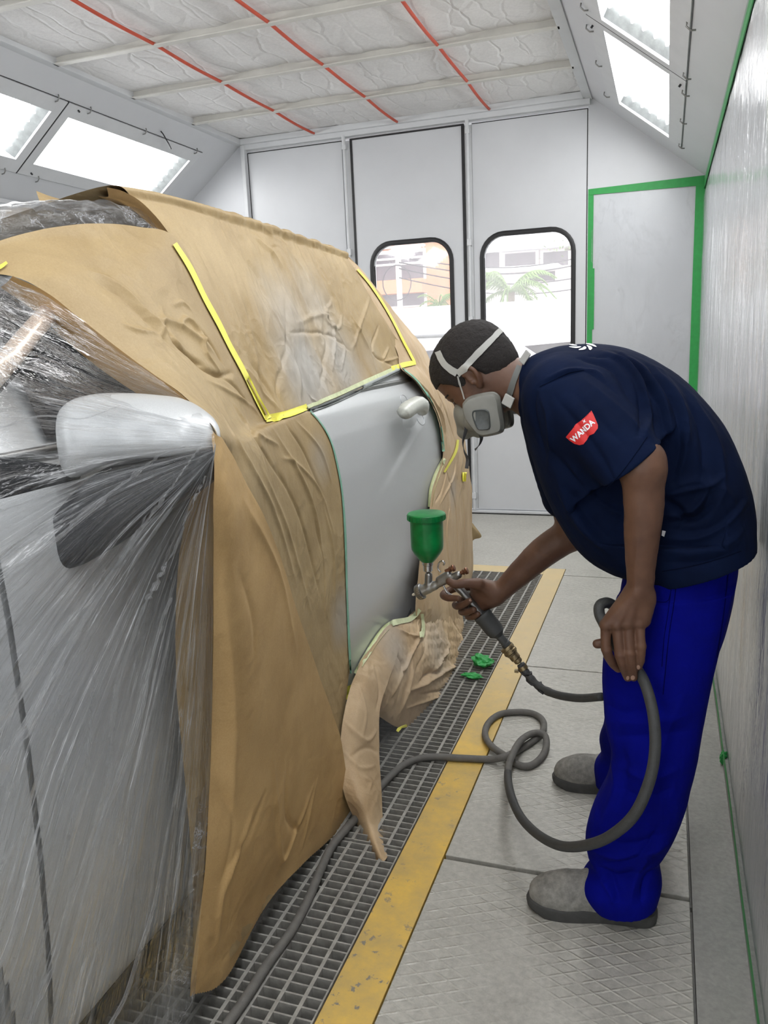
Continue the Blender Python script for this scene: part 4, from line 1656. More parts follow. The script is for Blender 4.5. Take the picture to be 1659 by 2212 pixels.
# sheet over the roof and the rear side windows
C_ = [
    [(235, 400), (290, 432), (332, 470), (362, 505), (395, 560), (430, 620), (490, 745), (577, 905)],
    [(345, 421), (395, 452), (435, 490), (470, 530), (505, 590), (545, 655), (595, 765), (668, 884)],
    [(480, 456), (522, 492), (555, 530), (585, 575), (620, 640), (655, 700), (700, 775), (740, 855)],
    [(620, 499), (645, 528), (668, 560), (692, 600), (722, 660), (750, 712), (782, 768), (812, 826)],
    [(740, 545), (752, 562), (766, 582), (784, 612), (812, 660), (838, 700), (865, 742), (897, 786)],
]
CX = [-1.175, -1.155, -1.135, -1.115, -1.085, -1.055, -1.00, -0.952]
C = []
for r_ in C_:
    pts = [PX(x, y, X) for (x, y), X in zip(r_, CX[:6] + [-1.012 - 0.006 * C_.index(r_), -0.957 - 0.012 * C_.index(r_)])]
    p = pts[0]
    C.append([p + np.array([-0.55, 0.02, -0.085]), p + np.array([-0.22, 0.0, -0.03])] + pts)
# the front edge lifts off the roof in a curl
C0 = []
for k, p in enumerate(C[0]):
    C0.append(p + np.array([0, 0, 0]))
C[0] = C0


def crC(P):
    c1 = PX(700, 750, -1.0)
    return 0.45 + 1.1 * np.exp(-(np.linalg.norm(P - c1, axis=1) / 0.33) ** 2)


creC = [([(560, 620), (600, 690), (640, 780), (650, 870)], 0.010, 0.008), ([(615, 640), (620, 740), (600, 830), (610, 890)], 0.008, -0.006),
        ([(690, 660), (705, 740), (690, 840)], 0.007, -0.008), ([(700, 660), (720, 720), (715, 800)], 0.006, 0.008), ([(640, 700), (690, 680), (720, 700)], 0.008, 0.007),
        ([(620, 720), (700, 720), (760, 760)], 0.006, -0.006), ([(540, 500), (600, 560), (640, 640)], 0.014, 0.006), ([(500, 520), (560, 600), (580, 680)], 0.012, -0.004),
        ([(760, 680), (790, 740), (810, 800)], 0.007, 0.008), ([(820, 700), (805, 760), (850, 790)], 0.006, -0.008), ([(800, 640), (780, 700), (760, 760)], 0.007, 0.006),
        ([(715, 650), (700, 690), (730, 710), (740, 680)], 0.005, 0.007), ([(840, 750), (830, 780), (870, 770)], 0.005, 0.007), ([(690, 670), (740, 740), (735, 800)], 0.006, 0.006),
        ([(520, 640), (550, 750), (560, 860)], 0.010, 0.005), ([(400, 480), (440, 560), (500, 680)], 0.012, -0.003), ([(560, 480), (640, 560), (680, 640)], 0.012, 0.004),
        ([(500, 800), (530, 800), (570, 850), (600, 880)], 0.007, 0.006), ([(660, 820), (670, 850), (690, 870)], 0.005, 0.006), ([(540, 780), (575, 830), (600, 880)], 0.007, -0.006)]
paper_c = patch('masking_paper', C, KRAFT_TOP, grain=PX(690, 830, -0.98) - PX(620, 600, -1.08), amp=0.003, cramp=0.0085, freq=8, step=0.0045, seed=24, creases=creC, crmask=crC)
tag(paper_c, 'kraft paper sheet over the roof and rear window, dusted grey with overspray', 'masking paper', 'kraft masking paper on the car')
# curled front lip of the roof sheet (underside showing)
curl = []
for k, (x, y) in enumerate([(228, 404), (262, 412), (298, 432), (330, 462), (356, 494), (376, 524)]):
    X = -1.18 + 0.02 * k
    p = PX(x, y, X)
    q = PX(x - 16 + k * 2.5, y + 20 + k * 1, X - 0.05)
    e = PX(x + 10, y + 34, X - 0.12)
    curl.append([p + np.array([0, 0.004, 0]), (p + q) / 2 + np.array([0, 0.02, -0.008]), q, e + np.array([0, 0.03, 0])])
o = patch('curled_edge', curl, KRAFT_DARK, amp=0.001, freq=12)
o.parent = paper_c
tag(patch('paper_scrap', [row((78, 412, -1.45), (90, 440, -1.42), (120, 455, -1.40)), row((110, 424, -1.45), (125, 442, -1.42), (150, 455, -1.40)),
                          row((156, 436, -1.45), (165, 446, -1.42), (178, 456, -1.40))], KRAFT, amp=0.001), 'small curled kraft paper corner sticking up from the roof at the left', 'masking paper', 'kraft masking paper on the car')

# sheet round the rear corner
D_ = [
    [(734, 545, -1.175), (738, 545, -1.17), (741, 545, -1.175), (744, 547, -1.18)],
    [(762, 588, -1.145), (777, 590, -1.14), (790, 598, -1.145), (799, 607, -1.16)],
    [(826, 692, -1.075), (846, 694, -1.07), (862, 697, -1.09), (874, 701, -1.12)],
    [(858, 760, -1.025), (885, 755, -1.02), (905, 750, -1.04), (915, 750, -1.08)],
    [(866, 793, -0.995), (893, 788, -0.99), (920, 785, -1.01), (933, 788, -1.05)],
    [(894, 818, -0.955), (917, 817, -0.955), (940, 818, -0.98), (955, 822, -1.03)],
    [(920, 852, -0.93), (943, 854, -0.935), (962, 858, -0.96), (977, 864, -1.01)],
    [(940, 890, -0.925), (960, 890, -0.93), (978, 892, -0.955), (990, 896, -1.0)],
    [(952, 930, -0.92), (968, 930, -0.93), (984, 932, -0.955), (1000, 936, -1.0)],
    [(957, 990, -0.92), (976, 990, -0.925), (994, 992, -0.95), (1011, 998, -1.0)],
    [(936, 1050, -0.915), (965, 1050, -0.92), (992, 1052, -0.945), (1018, 1062, -1.0)],
    [(924, 1120, -0.905), (957, 1120, -0.91), (990, 1122, -0.94), (1019, 1130, -1.0)],
    [(906, 1220, -0.90), (945, 1220, -0.90), (985, 1225, -0.93), (1020, 1242, -1.0)],
    [(898, 1310, -0.905), (935, 1306, -0.89), (970, 1300, -0.90), (998, 1292, -0.95)],
    [(905, 1350, -0.915), (935, 1350, -0.90), (970, 1345, -0.90), (998, 1330, -0.95)],
]
D = []
for r_ in D_:
    pts = row(*r_)
    p = pts[-1]
    D.append(pts + [p + np.array([-0.10, 0.16, -0.02 if p[2] > 1.2 else 0]), p + np.array([-0.5, 0.30, -0.05 if p[2] > 1.2 else 0])])
creD = [([(880, 800), (915, 835), (945, 880), (965, 950)], 0.006, 0.008), ([(905, 820), (935, 860), (958, 910), (966, 990)], 0.005, -0.008), ([(930, 820), (960, 880), (985, 960)], 0.008, 0.005),
        ([(960, 1000), (985, 1100), (990, 1230)], 0.008, 0.006), ([(975, 1080), (965, 1160), (975, 1260)], 0.006, -0.006), ([(950, 1150), (945, 1220), (960, 1290)], 0.006, 0.006),
        ([(1000, 1050), (1003, 1130), (1000, 1220)], 0.006, 0.005), ([(968, 1010), (955, 1060), (940, 1085)], 0.005, 0.010), ([(985, 1000), (975, 1040), (950, 1090)], 0.005, -0.008)]
paper_d = patch('masking_paper', D, KRAFT_REAR, grain=(0, 0.15, -1), amp=0.003, cramp=0.006, freq=10, step=0.006, seed=34, creases=creD)
tag(paper_d, 'kraft paper sheet wrapping the rear corner of the car behind the door handle', 'masking paper', 'kraft masking paper on the car')
# sheet over the sill and rear wheel
E_ = [
    [(903, 1312, -0.925), (935, 1285, -0.92), (965, 1275, -0.93), (992, 1262, -0.96)],
    [(870, 1342, -0.925), (915, 1340, -0.905), (960, 1335, -0.90), (1000, 1330, -0.93)],
    [(838, 1352, -0.925), (895, 1385, -0.885), (955, 1390, -0.87), (1010, 1395, -0.89)],
    [(800, 1402, -0.925), (875, 1430, -0.87), (945, 1440, -0.85), (1012, 1440, -0.85)],
    [(775, 1445, -0.925), (860, 1475, -0.865), (940, 1485, -0.84), (1016, 1482, -0.81)],
    [(790, 1500, -0.92), (850, 1520, -0.87), (925, 1525, -0.85), (1000, 1502, -0.81)],
    [(815, 1545, -0.91), (865, 1572, -0.875), (920, 1557, -0.86), (965, 1532, -0.83)],
]
E = [row(*r_) for r_ in E_]
creE = [([(848, 1500), (870, 1450), (895, 1400), (905, 1370)], 0.007, 0.014), ([(865, 1540), (885, 1480), (893, 1430)], 0.006, 0.014), ([(960, 1340), (965, 1400), (945, 1440), (915, 1480)], 0.008, 0.012),
        ([(850, 1400), (870, 1440), (862, 1500)], 0.007, -0.014), ([(880, 1495), (930, 1470), (970, 1445), (1010, 1430)], 0.008, 0.016), ([(905, 1475), (930, 1455), (960, 1450)], 0.010, -0.018),
        ([(880, 1530), (940, 1505), (1005, 1490)], 0.006, 0.008), ([(905, 1500), (960, 1490), (1000, 1470)], 0.006, -0.008), ([(990, 1350), (995, 1400), (985, 1430)], 0.006, 0.010),
        ([(925, 1330), (920, 1400), (900, 1450)], 0.007, -0.008), ([(860, 1360), (900, 1375), (905, 1340)], 0.006, 0.010), ([(960, 1310), (985, 1350), (1003, 1400)], 0.006, -0.007)]
paper_e = patch('masking_paper', E, KRAFT_REAR, amp=0.007, cramp=0.009, freq=8, step=0.005, seed=44, creases=creE, serr=('bottom',))
tag(paper_e, 'crumpled kraft paper bunched around the rear wheel arch above the grating', 'masking paper', 'kraft masking paper on the car')
F_ = [
    [(842, 1352, -0.922), (855, 1356, -0.91), (866, 1360, -0.90)],
    [(800, 1402, -0.922), (830, 1408, -0.90), (858, 1415, -0.88)],
    [(766, 1460, -0.92), (802, 1462, -0.885), (840, 1470, -0.86)],
    [(742, 1548, -0.915), (780, 1540, -0.87), (822, 1530, -0.84)],
    [(734, 1635, -0.90), (775, 1640, -0.85), (820, 1620, -0.82)],
    [(744, 1715, -0.87), (785, 1720, -0.81), (824, 1715, -0.79)],
    [(775, 1785, -0.83), (800, 1785, -0.78), (826, 1785, -0.765)],
    [(803, 1842, -0.755), (815, 1838, -0.725), (829, 1830, -0.72)],
    [(814, 1860, -0.725), (828, 1862, -0.70), (838, 1850, -0.695)],
]
Fp = [row(*r_) for r_ in F_]
creF = [([(745, 1560), (790, 1600), (820, 1570)], 0.007, 0.007), ([(750, 1640), (790, 1615), (818, 1625)], 0.006, -0.006), ([(748, 1630), (780, 1660), (822, 1650)], 0.006, 0.006),
        ([(775, 1480), (790, 1540), (780, 1600)], 0.006, 0.006), ([(810, 1440), (822, 1490), (815, 1530)], 0.006, -0.008), ([(785, 1680), (800, 1690), (795, 1710)], 0.005, 0.005)]
paper_f = patch('masking_paper', Fp, KRAFT_REAR, amp=0.003, cramp=0.005, freq=9, step=0.005, seed=54, creases=creF)
tag(paper_f, 'narrow pointed kraft paper strip hanging over the grating below the door', 'masking paper', 'kraft masking paper on the car')
tag(patch('masking_paper', [row((1005, 1125, -1.02), (1012, 1128, -1.01), (1021, 1130, -1.0)), row((1010, 1150, -1.02), (1025, 1148, -0.99), (1040, 1158, -0.97)), row((1010, 1180, -1.02), (1018, 1172, -1.01), (1024, 1165, -1.0))], KRAFT),
    'small kraft paper corner poking out behind the rear of the car', 'masking paper', 'kraft masking paper on the car')

# ------------------------------------------------------------------ clear film over the front of the car
cols = [((464, 950, -0.688), (458, 1300, -0.735), (448, 1750, -0.83), (408, 2300, -0.875)),
        ((464, 958, -0.686), (430, 1300, -0.745), (395, 1750, -0.845), (330, 2300, -0.90)),
        ((464, 966, -0.685), (390, 1290, -0.765), (300, 1750, -0.865), (190, 2300, -0.915)),
        ((464, 972, -0.685), (350, 1270, -0.79), (220, 1700, -0.885), (60, 2300, -0.925)),
        ((464, 976, -0.685), (310, 1240, -0.81), (130, 1640, -0.89), (-90, 2250, -0.93)),
        ((464, 978, -0.685), (275, 1205, -0.815), (60, 1560, -0.90), (-120, 2000, -0.93)),
        ((464, 978, -0.685), (245, 1160, -0.82), (20, 1450, -0.90), (-110, 1700, -0.93)),
        ((464, 976, -0.685), (220, 1110, -0.83), (0, 1320, -0.91), (-110, 1440, -0.93)),
        ((464, 970, -0.685), (200, 1060, -0.84), (0, 1180, -0.915), (-110, 1250, -0.935)),
        ((464, 964, -0.685), (180, 1010, -0.85), (0, 1060, -0.92), (-110, 1100, -0.94)),
        ((464, 955, -0.685), (165, 960, -0.855), (0, 970, -0.93), (-110, 990, -0.95)),
        ((463, 945, -0.685), (155, 915, -0.865), (10, 900, -0.94), (-110, 900, -0.965)),
        ((460, 932, -0.69), (160, 870, -0.875), (20, 840, -0.95), (-110, 830, -0.975)),
        ((445, 905, -0.71), (215, 835, -0.90), (70, 770, -0.965), (-110, 750, -0.99)),
        ((385, 852, -0.81), (200, 755, -0.94), (60, 690, -0.99), (-110, 660, -1.02)),
        ((250, 750, -0.925), (140, 668, -0.98), (50, 620, -1.035), (-110, 590, -1.085))]
G = [row(*c) for c in cols]
for k_, g_ in enumerate(G):
    g_.append(g_[-1] + (np.array([0.0, -0.05, -0.03]) if k_ < 4 else np.array([-0.01, -0.5, -0.04 if k_ < 12 else -0.12])))


def folds(Gr):
    h, w = Gr.shape[:2]
    u = np.linspace(0, 1, h)[:, None] * np.ones((1, w))
    v = np.ones((h, 1)) * np.linspace(0, 1, w)[None]
    P = np.stack([u.ravel() * 34, v.ravel() * 1.2, 0 * u.ravel()], 1)
    n = vn(P, 61)
    n2 = vn(P * np.array([2.7, 1.5, 1]), 62)
    n3 = vn(P * np.array([6.5, 2.2, 1]), 63)
    r_ = np.clip(1 - np.abs(n) * 2.6, 0, 1) * 0.012 + np.clip(1 - np.abs(n2) * 2.4, 0, 1) * 0.005 + n3 * 0.0015
    amp = np.clip(v.ravel() * 1.6 + 0.12, 0, 1) * np.clip((1.05 - v.ravel()), .3, 1)
    return (r_ * amp).reshape(h, w)


film = patch('masking_film', G, FILM_CAR, step=0.006, seed=3, extra=folds, uvattr=True)
tag(film, 'clear plastic film stretched in folds over the front door and mirror', 'plastic film')
FT = bvh(film)
for pts, w_ in (([(445, 1027), (405, 1110), (365, 1207), (318, 1298), (286, 1381), (253, 1479), (238, 1600), (231, 1700), (202, 1797), (174, 1880), (145, 1970), (119, 2064), (60, 2212)], [2, 4, 7, 10, 12, 14, 10, 12, 14, 12, 10, 12, 14]),
                ([(434, 964), (362, 1063), (289, 1164), (235, 1254), (174, 1348), (119, 1443), (72, 1537), (36, 1600), (-10, 1690)], [2, 5, 9, 13, 16, 20, 26, 28, 30]),
                ([(400, 965), (344, 985), (253, 1055), (155, 1134), (90, 1190), (10, 1245)], [2, 4, 8, 9, 10, 12]),
                ([(318, 1110), (268, 1189), (203, 1280), (119, 1385), (54, 1479), (-5, 1569)], [2, 6, 9, 12, 14, 16]),
                ([(325, 1440), (311, 1511), (289, 1594), (260, 1670), (217, 1775), (195, 1862), (156, 2006), (110, 2212)], [4, 9, 16, 10, 11, 8, 9, 10]),
                ([(398, 1551), (391, 1645), (362, 1789), (333, 1945), (297, 2060), (268, 2151), (235, 2212)], [2, 4, 6, 8, 10, 9, 9]),
                ([(200, 1450), (188, 1645), (159, 1753), (134, 1862), (109, 1970), (87, 2042), (54, 2200)], [3, 8, 7, 9, 7, 8, 10]),
                ([(130, 1500), (90, 1640), (40, 1790), (-5, 1880)], [3, 8, 9, 10]), ([(90, 1780), (60, 1900), (20, 2030), (-10, 2100)], [3, 6, 8, 8]),
                ([(370, 1290), (345, 1360), (318, 1470)], [3, 7, 4]), ([(150, 1330), (80, 1430), (20, 1520)], [4, 9, 12]), ([(330, 1000), (200, 1090), (90, 1150), (-5, 1215)], [2, 5, 6, 8]),
                ([(240, 1010), (120, 1060), (40, 1090), (-10, 1105)], [2, 4, 5, 5]), ([(260, 880), (180, 905), (90, 900), (-5, 925)], [1.5, 3, 4, 5])):
    o = strip('film_pleat', FT, pts, w_, FILM_PLEAT, parent=film, off=0.003, step=5)
    n_ = len(o.data.vertices)
    at = o.data.attributes.new('sheet', 'FLOAT_VECTOR', 'POINT')
    v_ = np.array([(k // 3 * 0.02, (k % 3) * 0.12, len(pts)) for k in range(n_)])
    at.data.foreach_set('vector', v_.reshape(-1))
T_ = [
    [(-110, 600, -1.10), (0, 560, -1.10), (90, 510, -1.11), (180, 490, -1.11), (260, 490, -1.11), (345, 500, -1.11)],
    [(-110, 530, -1.14), (0, 505, -1.14), (90, 480, -1.14), (180, 462, -1.14), (260, 458, -1.14), (340, 485, -1.14)],
    [(-110, 478, -1.17), (0, 462, -1.17), (70, 452, -1.17), (130, 447, -1.17), (200, 436, -1.17), (310, 452, -1.17)],
]
T = [row(*r_) for r_ in T_]
T = [[r_[0] + np.array([0.0, -0.55, -0.24])] + r_ for r_ in T]
T.append([p + np.array([-0.12, 0.0, 0.012]) for p in T[-1]])
T.append([p + np.array([-0.5, 0.0, 0.01]) for p in T[-1]])
tag(patch('masking_film', T, FILM_TOP, amp=0.006, cramp=0.008, freq=9, seed=71, step=0.008), 'crumpled clear film over the windscreen edge, tucked under the roof paper', 'plastic film')
# loose gathered film between the sill and the paper flap
T = [row((462, 1650, -0.86), (440, 1700, -0.87), (425, 1760, -0.89)), row((448, 1900, -0.87), (420, 1940, -0.885), (395, 1980, -0.90)),
     row((430, 2080, -0.88), (390, 2110, -0.90), (350, 2150, -0.92)), row((400, 2260, -0.90), (355, 2280, -0.915), (300, 2300, -0.93))]
tag(patch('masking_film', T, FILM_TOP, amp=0.004, cramp=0.010, freq=14, seed=77, step=0.006), 'gathered loose film bunched behind the hanging paper flap near the floor', 'plastic film')

# ------------------------------------------------------------------ tape on the paper and the door
TP = bvh(paper_a, paper_b, paper_c, paper_d, paper_e, paper_f, rear_door)
TG = 'yellow masking tape on the car'
strip('masking_tape', TP, [(375, 528), (408, 580), (440, 645), (470, 700), (495, 750), (525, 805), (552, 860), (577, 906)], [10, 12, 11, 12, 11, 12, 12, 15], YELT,
      'long yellow tape running down the joint of the two big paper sheets', group=TG, off=0.004)
strip('masking_tape', TP, [(572, 906), (615, 897), (662, 880)], [17, 17, 15], YELT, 'short yellow tape piece below the front end of the grey stained paper', group=TG, off=0.004)
strip('masking_tape', TP, [(770, 583), (795, 612), (820, 648), (845, 690), (868, 735), (892, 780)], [4, 5, 5, 5, 5, 6], YELT, 'thin yellow tape down the rear pillar paper', group=TG, off=0.005)
strip('masking_tape', TP, [(843, 797), (868, 790), (896, 784)], [9, 11, 10], YELT, 'short yellow tape above the rear top corner of the bare door', group=TG, off=0.005)
strip('masking_tape', TP, [(662, 880), (720, 856), (790, 824), (856, 795)], [8, 9, 9, 9], PALET, 'pale oversprayed tape along the window line above the bare door', off=0.005)
strip('masking_tape', TP, [(668, 888), (725, 866), (795, 832), (862, 800)], [9, 10, 10, 8], plain('oversprayed_grey_tape', (196, 202, 202), 0.35, 0.2, var=0.1, nscale=40), 'silver dusted tape fold just above the door edge', off=0.006)
strip('window_seal', TP, [(670, 889), (727, 868), (797, 834), (864, 802)], [2.5, 2.5, 2.5, 2.5], BLACKRUB, 'thin black seal line along the top of the bare door', cat='seal', off=0.007)
strip('masking_tape', TP, [(667, 887), (692, 915), (712, 950), (725, 995), (737, 1060), (744, 1150), (748, 1280), (753, 1400), (757, 1455)], [2.5, 3, 3.5, 4, 5, 4, 4, 5, 5], AQUAT,
      'thin green line tape down the front edge of the bare door', off=0.003)
strip('masking_tape', TP, [(868, 797), (895, 818), (920, 850), (940, 890), (952, 930), (957, 975)], [3, 4, 4, 4, 4, 4], AQUAT, 'thin green line tape down the rear edge of the bare door', off=0.004)
strip('masking_tape', TP, [(958, 990), (944, 1020), (932, 1055), (927, 1095)], [9, 13, 13, 10], PALET, 'pale green tape curving along the wheel arch beside the spray cup', off=0.004)
strip('masking_tape', TP, [(988, 950), (983, 975), (970, 1000), (958, 1020)], [5, 6, 5, 4], YELT, 'thin slanted yellow tape on the rear corner paper', group=TG, off=0.004)
strip('masking_tape', TP, [(1002, 1020), (1002, 1040)], [11, 9], YELT, 'small yellow tape tab on the edge of the rear corner paper', group=TG, off=0.004)
strip('masking_tape', TP, [(905, 1316), (885, 1337), (845, 1347), (820, 1370), (790, 1415), (766, 1455)], [9, 12, 15, 14, 13, 11], PALET, 'wide pale tape along the lower arch edge of the bare door', off=0.004)
strip('masking_tape', TP, [(765, 1455), (750, 1490), (742, 1525), (737, 1552)], [6, 6, 6, 4], YELT, 'thin yellow tape below the front corner of the bare door', group=TG, off=0.012)
strip('masking_tape', TP, [(908, 1325), (911, 1355), (908, 1378)], [7, 7, 9], PALET, 'short hanging pale tape end under the spray gun', off=0.008)
strip('masking_tape', TP, [(858, 1580), (866, 1570), (876, 1566)], [6, 8, 6], YELT, 'curled yellow tape end at the lowest corner of the bunched paper', group=TG, off=0.006, fall=2.9)
strip('masking_tape', TP, [(992, 1464), (1001, 1474)], [5, 8], YELT, 'tiny yellow tape end near the green scrap', group=TG, off=0.01)
strip('masking_tape', TP, [(-5, 586), (6, 580), (15, 573)], [8, 9, 6], YELT, 'yellow tape end at the left edge of the photo', group=TG, off=0.006)

# ================================================================== the painter
import openvdb


def smin(a, b, k):
    h = np.clip(0.5 + 0.5 * (b - a) / k, 0, 1)
    return b + (a - b) * h - k * h * (1 - h)


class Vol:
    """a signed distance field on a grid, shapes blended together, then skinned"""
    def __init__(s, lo, hi, h):
        s.lo, s.h = np.array(lo, float), h
        s.n = np.ceil((np.array(hi, float) - s.lo) / h).astype(int) + 1
        s.D = np.full(s.n, 0.05, np.float32)

    def sub(s, lo, hi):
        a = np.maximum(np.floor((np.array(lo) - s.lo) / s.h).astype(int), 0)
        b = np.minimum(np.ceil((np.array(hi) - s.lo) / s.h).astype(int) + 1, s.n)
        sl = tuple(slice(int(i), int(j)) for i, j in zip(a, b))
        X = [s.lo[q] + s.h * np.arange(a[q], b[q]) for q in range(3)]
        return sl, np.meshgrid(*X, indexing='ij')

    def put(s, fn, lo, hi, k=0.01, mode='u'):
        mg = 0.05
        sl, G = s.sub(np.array(lo) - mg, np.array(hi) + mg)
        if min(G[0].shape) == 0:
            return
        d = fn(*G).astype(np.float32)
        cur = s.D[sl]
        if mode == 'u':
            s.D[sl] = smin(cur, np.minimum(d, 0.05), k)
        elif mode == 's':
            s.D[sl] = -smin(-cur, d, k)
        elif mode == 'i':
            s.D[sl] = -smin(-cur, -d, k)

    def cone(s, a, b, ra, rb, k=0.01, mode='u', sq=None):
        a, b = np.array(a, float), np.array(b, float)
        d = b - a
        L = d @ d + 1e-12

        def fn(x, y, z):
            px_, py_, pz_ = x - a[0], y - a[1], z - a[2]
            t = np.clip((px_ * d[0] + py_ * d[1] + pz_ * d[2]) / L, 0, 1)
            q = ((px_ - t * d[0]) ** 2 + ((py_ - t * d[1]) * (sq or 1)) ** 2 + (pz_ - t * d[2]) ** 2) ** 0.5
            return (q - (ra + (rb - ra) * t)) / (max(sq or 1, 1))
        r = max(ra, rb)
        s.put(fn, np.minimum(a, b) - r, np.maximum(a, b) + r, k, mode)

    def chain(s, pts, rad, k=0.006, mode='u', per=4):
        # one limb: a smooth run of tapered pieces, joined without bulges, then blended in
        pts = np.array(pts, float)
        if len(pts) > 2:
            Q = cr(np.c_[pts, np.array(rad, float)], per)
        else:
            Q = np.c_[pts, np.array(rad, float)]

        def fn(x, y, z):
            best = None
            for a, b in zip(Q[:-1], Q[1:]):
                d = b[:3] - a[:3]
                t = np.clip(((x - a[0]) * d[0] + (y - a[1]) * d[1] + (z - a[2]) * d[2]) / (d @ d + 1e-12), 0, 1)
                q = np.sqrt((x - a[0] - t * d[0]) ** 2 + (y - a[1] - t * d[1]) ** 2 + (z - a[2] - t * d[2]) ** 2) - (a[3] + (b[3] - a[3]) * t)
                best = q if best is None else np.minimum(best, q)
            return best
        r = Q[:, 3].max()
        s.put(fn, Q[:, :3].min(0) - r, Q[:, :3].max(0) + r, k, mode)

    def ell(s, c, ax, r, k=0.01, mode='u'):
        c, ax, r = np.array(c, float), np.array(ax, float), np.array(r, float)

        def fn(x, y, z):
            q = [((x - c[0]) * ax[i][0] + (y - c[1]) * ax[i][1] + (z - c[2]) * ax[i][2]) / r[i] for i in range(3)]
            k0 = np.sqrt(q[0] ** 2 + q[1] ** 2 + q[2] ** 2) + 1e-9
            k1 = np.sqrt((q[0] / r[0]) ** 2 + (q[1] / r[1]) ** 2 + (q[2] / r[2]) ** 2) + 1e-9
            return k0 * (k0 - 1) / k1
        m_ = r.max()
        s.put(fn, c - m_, c + m_, k, mode)

    def loft(s, secs, k=0.02, seg=40, per=5, pw=2.3):
        """sections (front px, back px, half width, Y)"""
        S = cr(np.array(secs, float), per)
        R = []
        for q in S:
            p0, p1 = PY(q[0], q[1], q[5]), PY(q[2], q[3], q[5])
            c, h_ = (p0 + p1) / 2, (p0 - p1) / 2
            R.append([c + h_ * np.sign(math.cos(t)) * abs(math.cos(t)) ** (2 / pw) + np.array([0, 1, 0]) * q[4] * np.sign(math.sin(t)) * abs(math.sin(t)) ** (2 / pw) for t in [2 * PI * j / seg for j in range(seg)]])
        m_ = MB().rings(R, cap=False)
        n = len(R) * seg
        V = m_.v + [tuple(np.mean(R[0], axis=0)), tuple(np.mean(R[-1], axis=0))]
        T = [q for f_ in m_.f for q in ((f_[0], f_[1], f_[2]), (f_[0], f_[2], f_[3]))]
        T += [(j, n, (j + 1) % seg) for j in range(seg)]
        o = n - seg
        T += [(o + (j + 1) % seg, n + 1, o + j) for j in range(seg)]
        g = openvdb.FloatGrid.createLevelSetFromPolygons(np.array(V, np.float32), triangles=np.array(T, np.uint32),
                                                         transform=openvdb.createLinearTransform(voxelSize=s.h), halfWidth=12)
        V = np.array(V)
        a = np.floor((V.min(0) - s.lo) / s.h).astype(int) - 12
        b = np.ceil((V.max(0) - s.lo) / s.h).astype(int) + 12
        a, b = np.maximum(a, 0), np.minimum(b, s.n)
        arr = np.zeros(b - a, np.float32)
        off = np.round(s.lo / s.h).astype(int)
        g.copyToArray(arr, ijk=tuple(int(q) for q in a + off))
        sl = tuple(slice(int(i), int(j)) for i, j in zip(a, b))
        s.D[sl] = smin(s.D[sl], arr, k)

    def cut(s, p, n, k=0.004, lo=None, hi=None, keep=None):
        """keep the side where (P-p).n < 0, inside a box"""
        p, n = np.array(p, float), np.array(n, float)
        n /= np.linalg.norm(n)
        s.put(lambda x, y, z: (x - p[0]) * n[0] + (y - p[1]) * n[1] + (z - p[2]) * n[2],
              lo if lo is not None else s.lo, hi if hi is not None else s.lo + s.n * s.h, k, 'i')

    def mesh(s, name, mat, parent=None, creases=(), amp=0.0, freq=6, seed=0, smooth=0, extra=None):
        g = openvdb.FloatGrid()
        bg = 3 * s.h
        g.background = bg
        g.copyFromArray(np.clip(s.D, -bg, bg))
        g.transform = openvdb.createLinearTransform(voxelSize=s.h)
        pts, quads = g.convertToQuads(0.0)
        V = np.array(pts, float) + s.lo
        o = link(name, V, [tuple(int(i) for i in q)[::-1] for q in quads], mat, parent, smooth=True)
        me = o.data
        n = len(me.vertices)
        co = np.empty(n * 3)
        me.vertices.foreach_get('co', co)
        co = co.reshape(-1, 3)
        N = np.empty(n * 3)
        me.vertices.foreach_get('normal', N)
        N = N.reshape(-1, 3)
        c = co.mean(0)
        if ((co - c) * N).sum() < 0:
            me.flip_normals()
            N = -N
        d = np.zeros(n)
        if len(creases) and len(creases[0][0][0]) == 2:
            tr = BVHTree.FromPolygons([tuple(q) for q in co], [tuple(p.vertices) for p in me.polygons])
            d += px_creases(tr, co, creases)
        else:
            for (p_, wd, dp) in creases:
                q = poly_dist(co, p_)
                d += dp * np.exp(-(q / wd) ** 2)
        if amp:
            d += amp * fbm(co * freq, 3, seed)
        if extra is not None:
            d += extra(co, N)
        co = co + N * d[:, None]
        me.vertices.foreach_set('co', co.reshape(-1))
        me.update()
        return o


# ---- materials
def mk_skin():
    M = Mat('dark_brown_skin')
    c = M.ramp(M.noise(14, 5, 0.6), [(0.3, srgb(84, 58, 45)), (0.7, srgb(108, 78, 61))])
    M.color(c)
    M.setb(0.5, spec=0.4, normal=M.bump(M.noise(420, 3), 0.18, 0.0006, M.bump(M.noise(60, 4), 0.15, 0.002)))
    M.b.inputs['Subsurface Weight'].default_value = 0.08
    M.b.inputs['Subsurface Radius'].default_value = (0.01, 0.004, 0.002)
    return M.m


def mk_cloth(name, a, b, rough=0.85, weave=900, fold=0.35, fscale=7, sheen=0.0):
    M = Mat(name)
    M.color(M.ramp(M.noise(6, 5, 0.6), [(0.3, srgb(*a)), (0.7, srgb(*b))]))
    n1 = M.bump(M.noise(fscale, 4, 0.5, dist=0.8), fold, 0.02)
    M.setb(rough, spec=0.10, normal=M.bump(M.noise(weave, 2), 0.12, 0.0006, n1), sheen=sheen)
    return M.m


